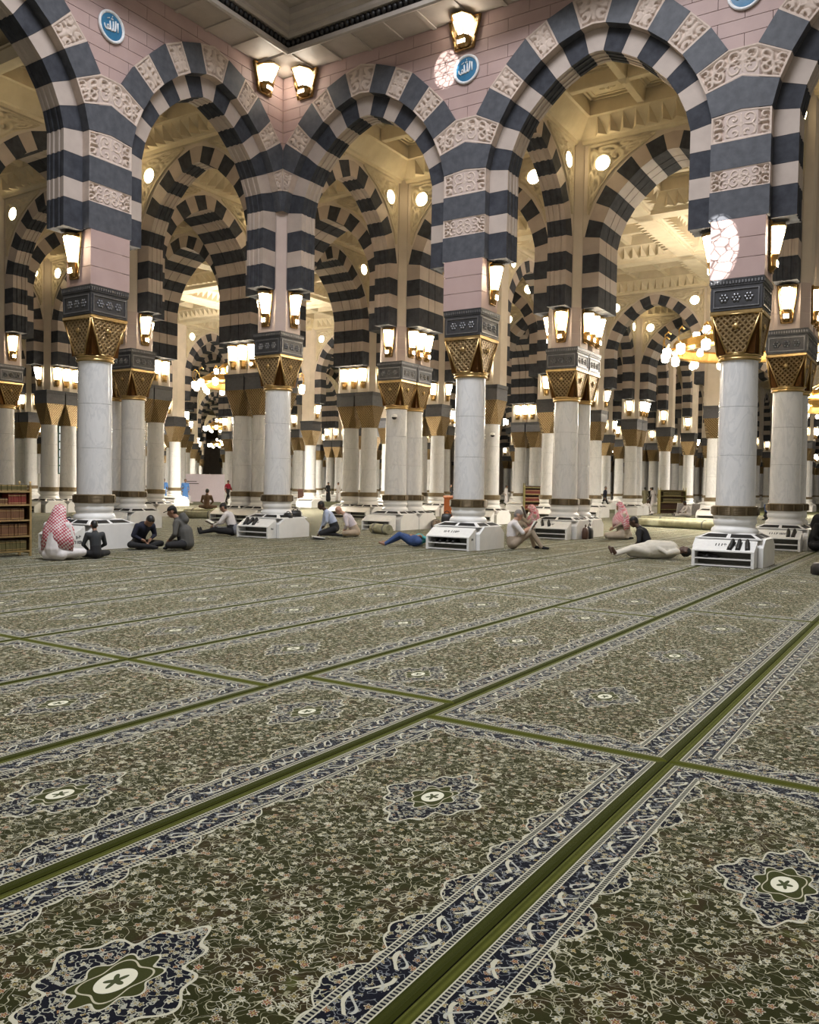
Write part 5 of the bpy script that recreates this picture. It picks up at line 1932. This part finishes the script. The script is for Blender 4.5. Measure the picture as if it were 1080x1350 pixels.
class Fig:
    def __init__(s):
        s.p = []

    def c(s, a, ra, b, rb, m):
        s.p.append((V(a), ra, V(b), rb, m))

    def e(s, a, r, m, ax=None):
        s.p.append((V(a), r, V(a) + V((0, 0, .001)), r, m))

    def hand(s, w, d, n, m, fist=.5):
        """palm and five unequal fingers curling; d: pointing direction, n: palm normal"""
        d, n = V(d).normalized(), V(n).normalized()
        side = d.cross(n).normalized()
        w = V(w)
        pc = w + d * .05
        s.c(w, .030, pc + d * .03, .036, m)
        for k, L in enumerate((.070, .082, .076, .058)):
            o = side * ((k - 1.5) * .019)
            b0 = pc + d * .045 + o
            b1 = b0 + (d * (1 - fist * .4) + n * fist * .6).normalized() * L * .5
            b2 = b1 + (d * (1 - fist) + n * fist).normalized() * L * .5
            s.c(b0, .0095, b1, .009, m)
            s.c(b1, .009, b2, .008, m)
        t0 = w + d * .025 - side * .028
        t1 = t0 + (d * .6 - side * .6 + n * .3).normalized() * .035
        s.c(t0, .012, t1, .0105, m)
        s.c(t1, .0105, t1 + (d * .9 + n * .4).normalized() * .03, .009, m)

    def head(s, h, f, up, skin, hair, bald=False, beard=False, cover=None):
        h, f, up = V(h), V(f).normalized(), V(up).normalized()
        sd = f.cross(up).normalized()
        s.c(h + up * .025 - f * .008, .088, h + up * .035 + f * .012, .082, skin)
        s.c(h - up * .045 + f * .025, .062, h - up * .085 + f * .045, .040, skin)
        s.c(h + f * .088 + up * .015, .012, h + f * .108 - up * .022, .016, skin)
        s.c(h + f * .086 - up * .062, .018, h + f * .088 - up * .066, .018, skin)
        for q in (-1, 1):
            s.c(h + sd * q * .088 + up * .012, .016, h + sd * q * .090 - up * .022, .013, skin)
        if not bald:
            s.c(h + up * .052 - f * .028, .088, h + up * .045 + f * .002, .086, hair)
            s.c(h - up * .01 - f * .048, .070, h + up * .03 - f * .045, .078, hair)
        if beard:
            s.c(h - up * .085 + f * .045, .050, h - up * .12 + f * .045, .032, hair)
        return sd


def person(label, pos, face, j, dress, head=None, voxel=.016, size=1.0, group=None, robe=None, cap=None, ghutra=None, eyes=False, shoes='black', fist=.5, short=False, barefoot=False):
    F = Fig()
    sk, top, bot, hair = dress
    top_m, bot_m = top, bot
    pel, wai, che, nec, hd = (V(j[k]) for k in ('pel', 'wai', 'che', 'nec', 'head'))
    hf = V(j.get('hf', (0, 1, -.1)))
    upv = (hd - nec).normalized()
    up = (upv - hf.normalized() * upv.dot(hf.normalized())).normalized()
    F.c(pel, .145, wai, .135, bot_m if j.get('belt', True) else top_m)
    F.c(wai, .138, che, .150, top_m)
    F.c(che, .135, nec + (che - nec) * .25, .075, top_m)
    F.c(nec, .056, hd - up * .03, .052, sk)
    F.head(hd, hf, up, sk, hair, j.get('bald', False), j.get('beard', False))
    for s_ in ('L', 'R'):
        sh, el, wr = V(j['sh' + s_]), V(j['el' + s_]), V(j['wr' + s_])
        F.c(che + (sh - che) * .3, .10, sh, .072, top_m)
        F.c(sh, .070, el, .052, top_m)
        F.c(el, .048 if not short else .043, wr, .035, sk if short else top_m)
        d = V(j.get('hd' + s_, (wr - el)))
        F.hand(wr, d, V(j.get('hn' + s_, (0, .3, -1))), sk, fist)
        hp, kn, an, to = V(j['hp' + s_]), V(j['kn' + s_]), V(j['an' + s_]), V(j['to' + s_])
        F.c(pel + (hp - pel) * .6, .115, hp, .10, bot_m)
        F.c(hp, .098, kn, .072, bot_m)
        F.c(kn, .070, an, .046, bot_m)
        fm = sk if barefoot else shoes
        F.c(an, .040, an + (to - an) * .3 + V((0, 0, -.01)), .042, fm)
        F.c(an + (to - an) * .3 + V((0, 0, -.01)), .042, to, .030, fm)
    for r_ in (robe or []):
        F.c(*r_)
    BODIES.append(dict(label=label, pos=pos, face=face, F=F, voxel=voxel, size=size, group=group, cap=cap, ghutra=ghutra, hd=hd, hf=hf.normalized(), up=up, eyes=eyes, nec=nec, che=che))


# poses; y forward, z up, x to the figure's side
def sit_cross(lean=.10, drop=.0, hands='lap'):
    j = dict(pel=(0, 0, .15), wai=(0, .02 + lean * .3, .34), che=(0, .03 + lean * .8, .54 - drop * .3), nec=(0, .04 + lean * 1.2, .70 - drop * .6), head=(0, .08 + lean * 1.7, .83 - drop))
    j['hf'] = (0, 1, -.35 - drop * 4)
    for s_, q in (('L', -1), ('R', 1)):
        j['sh' + s_] = (.185 * q, .04 + lean, .61 - drop * .45)
        j['el' + s_] = (.27 * q, .12 + lean * .5, .36 - drop * .2)
        j['wr' + s_] = (.13 * q, .30, .24)
        j['hp' + s_] = (.12 * q, .03, .13)
        j['kn' + s_] = (.38 * q, .30, .13)
        j['an' + s_] = (-.07 * q, .34 + .04 * q, .07)
        j['to' + s_] = (-.22 * q, .36 + .05 * q, .05)
    return j


def sit_knees(lean=-.05, spread=.12):
    j = dict(pel=(0, 0, .14), wai=(0, -.02, .33), che=(0, lean * .3 + .02, .53), nec=(0, .05, .68), head=(0, .12, .80), hf=(0, 1, -.55))
    for s_, q in (('L', -1), ('R', 1)):
        j['sh' + s_] = (.185 * q, .04, .60)
        j['el' + s_] = (.25 * q, .22, .40)
        j['wr' + s_] = (.10 * q, .38, .50)
        j['hp' + s_] = (.10 * q, .04, .13)
        j['kn' + s_] = (spread * q, .42, .44 if q > 0 else .40)
        j['an' + s_] = (.10 * q, .58 + .08 * q, .07)
        j['to' + s_] = (.10 * q, .74 + .08 * q, .04)
    return j


def sit_legs_out():
    j = dict(pel=(0, 0, .14), wai=(0, .02, .33), che=(0, .10, .52), nec=(0, .18, .66), head=(0, .26, .77), hf=(0, 1, -.7))
    for s_, q in (('L', -1), ('R', 1)):
        j['sh' + s_] = (.18 * q, .15, .58)
        j['el' + s_] = (.24 * q, .30, .36)
        j['wr' + s_] = (.12 * q, .48, .28)
        j['hp' + s_] = (.10 * q, .04, .12)
        j['kn' + s_] = (.13 * q, .48, .16)
        j['an' + s_] = (.10 * q, .88, .07)
        j['to' + s_] = (.12 * q, .93, .20)
    return j


def kneel(lean=.10):
    j = dict(pel=(0, 0, .26), wai=(0, .02 + lean * .2, .44), che=(0, .04 + lean * .7, .63), nec=(0, .06 + lean * 1.1, .80), head=(0, .10 + lean * 1.5, .93), hf=(0, 1, -.35))
    for s_, q in (('L', -1), ('R', 1)):
        j['sh' + s_] = (.185 * q, .05 + lean, .71)
        j['el' + s_] = (.24 * q, .16 + lean * .5, .46)
        j['wr' + s_] = (.12 * q, .34, .34)
        j['hp' + s_] = (.11 * q, .03, .22)
        j['kn' + s_] = (.14 * q, .42, .09)
        j['an' + s_] = (.10 * q, -.06, .06)
        j['to' + s_] = (.09 * q, -.20, .04)
    return j


def stand(stride=.0, lean=.0):
    j = dict(pel=(0, 0, .95), wai=(0, .02, 1.12), che=(0, .02 + lean * .4, 1.32), nec=(0, .02 + lean * .7, 1.48), head=(0, .05 + lean, 1.61), hf=(0, 1, -.1 - lean))
    for s_, q in (('L', -1), ('R', 1)):
        j['sh' + s_] = (.19 * q, .01 + lean * .5, 1.40)
        j['el' + s_] = (.25 * q, -.03 - stride * .2 * q, 1.12)
        j['wr' + s_] = (.23 * q, .12 - stride * .3 * q, .90)
        j['hp' + s_] = (.095 * q, 0, .88)
        j['kn' + s_] = (.10 * q, .04 + stride * .35 * q, .48)
        j['an' + s_] = (.10 * q, stride * .55 * q - .02, .08)
        j['to' + s_] = (.11 * q, stride * .55 * q + .16, .035)
    return j


def lie(side=False, bend=.0):
    """on the back with the feet at y = 0 and the head at y = 1.6"""
    j = dict(pel=(0, .80, .15), wai=(0, 1.0, .15), che=(0, 1.22, .16), nec=(0, 1.42, .15), head=(0, 1.56, .15), hf=(0, -.15, 1))
    for s_, q in (('L', -1), ('R', 1)):
        j['sh' + s_] = (.18 * q, 1.34, .15)
        j['el' + s_] = (.27 * q, 1.12, .12)
        j['wr' + s_] = (.15 * q, .92, .24)
        j['hp' + s_] = (.10 * q, .76, .13)
        j['kn' + s_] = (.13 * q, .40 + bend * .1, .11 + bend * (.28 if q > 0 else .20))
        j['an' + s_] = (.11 * q, .04 + bend * .18, .07)
        j['to' + s_] = (.14 * q, -.02 + bend * .1, .21)
    return j


RIGHT = (_r.x, _r.y)
AWAY = (-_r.y, _r.x)


def fdir(a, b):
    """a: towards the picture's side along the court, b: away from the court entrance"""
    x, y = RIGHT[0] * a + AWAY[0] * b, RIGHT[1] * a + AWAY[1] * b
    return math.atan2(y, x) - PI / 2


# 1 man in white robe and red checked headcloth, back to the court
j = sit_cross(.06)
person('man in white robe and red checked headcloth sitting beside the dark bookcase', (2.10, -8.45), fdir(.1, 1), j, ('skinM', 'white', 'white', 'hairK'),
       robe=[((0, .05, .50), .145, (0, .04, .20), .19, 'white'), ((-.24, .24, .11), .10, (.24, .24, .11), .10, 'white'), ((-.13, -.0, .10), .10, (.13, -.0, .10), .10, 'white')], ghutra='ghutra', size=1.02)
# 2 boy
j = sit_cross(.05)
person('boy in charcoal clothes sitting cross-legged in front of rack 1103', (2.35, -7.75), fdir(-.55, .8), j, ('skinM', 'charcoal', 'black', 'hairK'), size=.74)
# 3 slumped man in dark navy
j = sit_cross(.22, .20)
person('man in dark navy slumped with bowed head against a marble plinth', (.98, -5.62), fdir(.75, -.65), j, ('skinM', 'navy', 'black', 'hairK'), size=.98)
# 4 man in grey jacket with black cap
j = sit_cross(.12)
person('man in grey hooded jacket and black cap sitting cross-legged', (1.95, -5.18), fdir(-.95, -.1), j, ('skinM', 'greyj', 'black', 'hairK'), cap='black', size=.98,
       robe=[((0, -.04, .16), .165, (0, .0, .40), .165, 'greyj'), ((0, .02, .66), .105, (0, .05, .74), .085, 'greyj')])
# 5 man with legs stretched, reading
j = sit_legs_out()
person('man in white shirt with stretched legs reading against the corner rack', (-.98, -.72), fdir(-1, .05), j, ('skinM', 'white', 'black', 'hairK'),
       robe=[((0, -.10, .15), .13, (.02, .0, .26), .15, 'greyplaid'), ((.1, .1, .14), .12, (.12, .42, .13), .10, 'greyplaid')])
# 6 man in pale blue shirt
j = kneel(.22)
j['wrR'] = (.26, .46, .08); j['elR'] = (.26, .34, .34); j['hdR'] = (0, .3, -1)
person('man in pale blue shirt and black trousers leaning over a book', (1.95, .10), fdir(-.9, -.15), j, ('skinD', 'bluesh', 'black', 'hairK'), size=.88)
# 7 bald man in lilac-white shirt
j = sit_cross(.24, .06); j['bald'] = True
person('balding man in lilac-white shirt bowed beside the blue-shirted man', (1.62, 1.50), fdir(-.95, 0), j, ('skinL', 'lilac', 'khaki', 'hairG'), size=.98)
# 8 sleeper in jeans
j = lie()
for s_, kn_, an_, to_ in (('L', (-.36, .66, .30), (-.66, .50, .07), (-.80, .46, .10)), ('R', (-.34, .92, .26), (-.70, .86, .07), (-.84, .84, .10))):
    j['kn' + s_], j['an' + s_], j['to' + s_] = kn_, an_, to_
person('sleeper in blue jeans and turquoise shirt lying beside a shoe rack', (5.08, -1.30), fdir(.30, 1), j, ('skinM', 'teal', 'jeans', 'hairK'), barefoot=True, size=.98)
# 9 reader
j = sit_knees()
person('grey-haired man in white shirt and khaki trousers reading against a plinth', (6.98, .42), fdir(1, -.12), j, ('skinL', 'white', 'khaki', 'hairG'), short=True, eyes=True, voxel=.013)
# 10 reader with pink headcloth
j = sit_knees(); j['wrL'] = (-.1, .48, .62); j['wrR'] = (.1, .48, .62)
person('man with pink checked headcloth holding up a newspaper behind the reader', (5.05, 6.1), fdir(-1, .1), j, ('skinM', 'beige', 'beige', 'hairK'), ghutra='ghutrapink')
# 11 kneeling man
j = kneel(.05)
person('kneeling man in beige robe and pink checked headcloth near the rolled carpets', (7.70, 6.5), fdir(-1, .05), j, ('skinM', 'beige', 'beige', 'hairK'), ghutra='ghutrapink',
       robe=[((-.1, .1, .12), .12, (-.1, .5, .10), .09, 'beige'), ((.1, .1, .12), .12, (.1, .5, .10), .09, 'beige'), ((0, -.05, .14), .15, (0, .1, .3), .16, 'beige')])
# 12 sleeper in white robe on the side
j = lie(bend=.3)
person('sleeper in ivory robe lying on the carpet in front of rack 1119', (9.62, -.42), fdir(1, .0) - .02, j, ('skinD', 'ivory', 'ivory', 'hairK'), barefoot=True,
       robe=[((0, .45, .14), .13, (0, .85, .17), .19, 'ivory'), ((0, .85, .18), .20, (0, 1.25, .18), .185, 'ivory')])
# 13 man in dark shirt behind the sleeper
j = sit_cross(.16, .04)
person('man in dark shirt sitting behind the sleeper in ivory robe', (10.05, .85), fdir(-.8, .3), j, ('skinD', 'black', 'charcoal', 'hairK'), size=.94, short=True)
# 14 seated figure in black at the edge
j = sit_cross(.14)
person('figure in black robe sitting at the plinth behind the sunlit column', (12.80, 5.5), fdir(.4, -.9), j, ('skinM', 'black', 'black', 'hairK'), cap='black',
       robe=[((0, .02, .16), .19, (0, .1, .45), .19, 'black'), ((-.25, .2, .12), .12, (.25, .2, .12), .12, 'black'), ((0, .0, .62), .13, (0, .06, .78), .12, 'black')])
# people deeper in the hall
j = sit_cross(.05)
person('man in brown coat sitting on a dark rolled carpet', (-11.9, 8.95), fdir(0, 1), j, ('skinM', 'brown', 'brown', 'hairK'), voxel=.024, size=.95)
BODIES[-1]['z'] = .30
skirt = lambda m: [((0, .02, .95), .17, (0, .04, .45), .20, m), ((-.06, .04, .5), .17, (-.08, .06, .16), .17, m), ((.06, .04, .5), .17, (.08, .06, .16), .17, m)]
person('standing figure in bright blue robe, nearer the lilac partition', (-29.0, 23.6), fdir(.3, -1), stand(.1), ('skinM', 'robeblue', 'robeblue', 'hairK'), voxel=.028, robe=skirt('robeblue'))
person('standing figure in bright blue robe, further from the lilac partition', (-29.6, 22.2), fdir(.5, -1), stand(.15), ('skinM', 'robeblue', 'robeblue', 'hairK'), voxel=.028, robe=skirt('robeblue'))
person('walker in red jacket and black trousers beyond the lilac partition', (-31.38, 30.21), fdir(1, -.6), stand(.5), ('skinM', 'red', 'black', 'hairK'), voxel=.028)
person('standing figure in black robe deep in the hall', (-31.0, 42.44), fdir(.8, -.6), stand(.2), ('skinM', 'black', 'black', 'hairK'), voxel=.03, robe=skirt('black'))
person('pilgrim in white robe standing beside the figure in black', (-33.2, 46.6), fdir(.6, -.8), stand(.2), ('skinM', 'white', 'white', 'hairK'), voxel=.03, robe=skirt('white'), group='pilgrims in white deep in the hall')
person('pilgrim in white robe standing beside the figure in black', (-30.2, 42.95), fdir(-.6, -.8), stand(.3), ('skinM', 'white', 'white', 'hairK'), voxel=.03, robe=skirt('white'), group='pilgrims in white deep in the hall')
person('walker in black near the orange lectern', (-20.9, 46.8), fdir(1, -.3), stand(.5), ('skinM', 'black', 'black', 'hairK'), voxel=.03)
person('walker in white beside the far olive bookcase', (-19.4, 54.89), fdir(1, -.6), stand(.4), ('skinM', 'white', 'white', 'hairK'), voxel=.03, robe=skirt('white'))
person('walker in navy jacket passing behind the paired columns', (-5.85, 43.48), fdir(1, -.2), stand(.5), ('skinM', 'navy', 'black', 'hairG'), voxel=.03)
person('man in olive robe standing in a small group beyond the rolled carpets', (-6.06, 54.12), fdir(.2, 1), stand(.15), ('skinD', 'olive', 'olive', 'hairK'), voxel=.03, robe=skirt('olive'))
person('man in black standing between olive and white robes', (-5.85, 55.0), fdir(.3, -1), stand(.1), ('skinM', 'black', 'black', 'hairK'), voxel=.03)
person('man in white robe leaning in a small group beyond the rolled carpets', (-5.45, 54.5), fdir(-.4, 1), stand(.25, .12), ('skinD', 'white', 'white', 'hairK'), voxel=.03, robe=skirt('white'))
person('man in white shirt sitting with bent knees behind the rolled carpets', (3.4, 30.9), fdir(-1, -.1), sit_legs_out(), ('skinD', 'white', 'white', 'hairK'), voxel=.024)
person('man in mid-blue jacket sitting between the sunlit column and the one behind', (7.6, 30.0), fdir(.3, -1), kneel(.05), ('skinM', 'bluej', 'black', 'hairK'), voxel=.024, size=1.1)
person('man in white sitting by a distant plinth near the floor chairs', (.3, 33.0), fdir(.5, -.8), sit_cross(.1), ('skinD', 'white', 'white', 'hairK'), voxel=.026)

# evaluate all bodies at once
tmp = []
for b in BODIES:
    mb = MB()
    for a, ra, c_, rb, m in b['F'].p:
        n = 12 if min(ra, rb) > .02 else 8
        mb.ball(a, ra, n, 8)
        if (c_ - a).length > .004:
            mb.ball(c_, rb, n, 8)
            mb.tube([a, c_], [ra, rb], n)
    o = link('body_source', mb.mesh('body_source', 'white', fix=False))
    r_ = o.modifiers.new('r', 'REMESH')
    r_.mode = 'VOXEL'
    r_.voxel_size = b['voxel']
    s_ = o.modifiers.new('s', 'SMOOTH')
    s_.factor = .5
    s_.iterations = 3
    tmp.append(o)
bpy.context.view_layer.update()
_dg = bpy.context.evaluated_depsgraph_get()


def eye_mesh():
    return MB().ball((0, 0, 0), .011, 8, 6).mesh('eye', PM['hairK'])


EYE = eye_mesh()


def cover_mesh(b, kind):
    """draped headcloth or cap fitted to this head"""
    h, f, up = b['hd'], b['hf'], b['up']
    sd = f.cross(up).normalized()
    mb = MB()
    n, rings = 28, []
    if kind == 'cap':
        for k in range(7):
            a = PI / 2 * k / 6.2
            rings.append([h + up * (.045 + .088 * math.sin(a)) + (f * math.cos(2 * PI * i / n) + sd * math.sin(2 * PI * i / n)) * .103 * math.cos(a) - f * .012 for i in range(n)])
        mb.loft(rings, 0, True)
        bill = [h + up * .055 + f * .075 + sd * .075, h + up * .045 + f * .175 + sd * .05, h + up * .045 + f * .175 - sd * .05, h + up * .055 + f * .075 - sd * .075]
        mb.loft([bill, [p - up * .012 for p in bill]])
    else:
        # cloth falls from the crown over neck, shoulders and back, open at the face
        prof = [(.045, .145), (.098, .115), (.122, .05), (.130, -.03), (.150, -.11), (.215, -.15), (.275, -.21), (.30, -.31), (.29, -.43)]
        for k, (r_, z) in enumerate(prof):
            ring = []
            for i in range(n):
                th = 2 * PI * i / n
                cx_, sx_ = math.cos(th), math.sin(th)
                front = max(0.0, cx_)
                rr = r_ * (1 - .30 * front * (k > 1)) * (1 + .05 * math.sin(7 * th + k))
                back = -.05 * max(0, k - 4) if cx_ < 0 else 0
                zz = z - (.05 * (k - 4) if k > 4 and cx_ < -.2 else 0)
                base = h if k < 5 else h + (b['che'] - b['nec']) * (.10 * (k - 4))
                up_ = up if k < 5 else V((0, 0, 1))
                ring.append(base + up_ * zz + f * (rr * cx_ * .95 - .012 + (.035 * front if k > 5 else 0)) + sd * rr * sx_)
            rings.append(ring)
        mb.loft(rings, 0, True, caps=False)
        top = rings[0]
        mb.add(top, [tuple(range(n))], 0, True)
        # black cord ring
        cord = [h + up * .085 + (f * math.cos(2 * PI * i / 16) + sd * math.sin(2 * PI * i / 16)) * .118 for i in range(17)]
    return mb


for b, o in zip(BODIES, tmp):
    me = bpy.data.meshes.new_from_object(o.evaluated_get(_dg))
    me.name = 'person'
    P = np.empty(len(me.polygons) * 3)
    me.polygons.foreach_get('center', P)
    P = P.reshape(-1, 3)
    names = []
    best = np.full(len(P), 9e9)
    idx = np.zeros(len(P), int)
    for a, ra, c_, rb, m in b['F'].p:
        if m not in names:
            names.append(m)
        A, B = np.array(a), np.array(c_)
        ab = B - A
        t_ = np.clip(((P - A) @ ab) / max(ab @ ab, 1e-9), 0, 1)
        d = np.linalg.norm(P - (A + t_[:, None] * ab), axis=1) - (ra + (rb - ra) * t_)
        w = d < best
        best[w] = d[w]
        idx[w] = names.index(m)
    me.materials.clear()
    for m in names:
        me.materials.append(PM[m])
    me.polygons.foreach_set('material_index', idx.astype(np.int32))
    me.polygons.foreach_set('use_smooth', np.ones(len(P), bool))
    co = np.empty(len(me.vertices) * 3)
    me.vertices.foreach_get('co', co)
    zmin = co.reshape(-1, 3)[:, 2].min()
    p = link('person', me, None, (b['pos'][0], b['pos'][1], b.get('z', 0) - zmin * b['size'] + .001), b['face'], sc=b['size'])
    tag(p, b['label'], 'person', b['group'])
    if b['ghutra']:
        g_ = link('headcloth', cover_mesh(b, 'ghutra').mesh('headcloth', b['ghutra'], fix=False), p)
        so = g_.modifiers.new('t', 'SOLIDIFY')
        so.thickness = .012
    if b['cap']:
        link('cap', cover_mesh(b, 'cap').mesh('cap', PM[b['cap']]), p)
    if b['eyes']:
        sd = b['hf'].cross(b['up']).normalized()
        for q in (-1, 1):
            link('eye', EYE, p, b['hd'] + b['hf'] * .088 + sd * q * .033 + b['up'] * .012)
    bpy.data.objects.remove(o, do_unlink=True)


# ------------------------------------------------------------------ books and papers in hands
M['paper'] = plain('printed_paper', (.62, .60, .55), .8, .06, 40)


def open_book(loc, rz, tilt, w, h, label, cover='brownleather'):
    t = thing('open_book', label, 'book', loc, rz)
    t.rotation_euler = (tilt, 0, rz)
    for q in (-1, 1):
        mb = MB()
        ring = []
        for k in range(6):
            u = k / 5
            x_, z_ = q * u * w / 2, .035 * math.sin(u * PI * .75) + .01
            ring.append([(x_, -h / 2, z_), (x_, h / 2, z_), (x_, h / 2, z_ - .012), (x_, -h / 2, z_ - .012)])
        mb.loft(ring)
        link('pages', mb.mesh('pages', 'paper'), t)
    link('cover', MB().box(-w / 2 - .01, w / 2 + .01, -h / 2 - .01, h / 2 + .01, -.012, -.002).mesh('cover', cover), t)


c9 = V((6.98, .42))
d9 = V((RIGHT[0] * 1 - AWAY[0] * .12, RIGHT[1] * 1 - AWAY[1] * .12)).normalized()
open_book((6.98 + d9.x * .47, .42 + d9.y * .47, .55), math.atan2(d9.y, d9.x) - PI / 2, 1.0, .36, .26, 'large open book on the reading man\'s knees')
open_book((-1.52, -1.05, .36), fdir(-1, .05), .5, .28, .2, 'open book on the stretched legs of the man at the corner rack')
open_book((1.62, -.20, .03), fdir(-1, -.3), .1, .42, .3, 'open book on the carpet before the blue-shirted man', 'blackleather')
open_book((4.72, 5.95, .72), fdir(-1, .1), 1.25, .55, .36, 'newspaper held up by the man in pink headcloth')
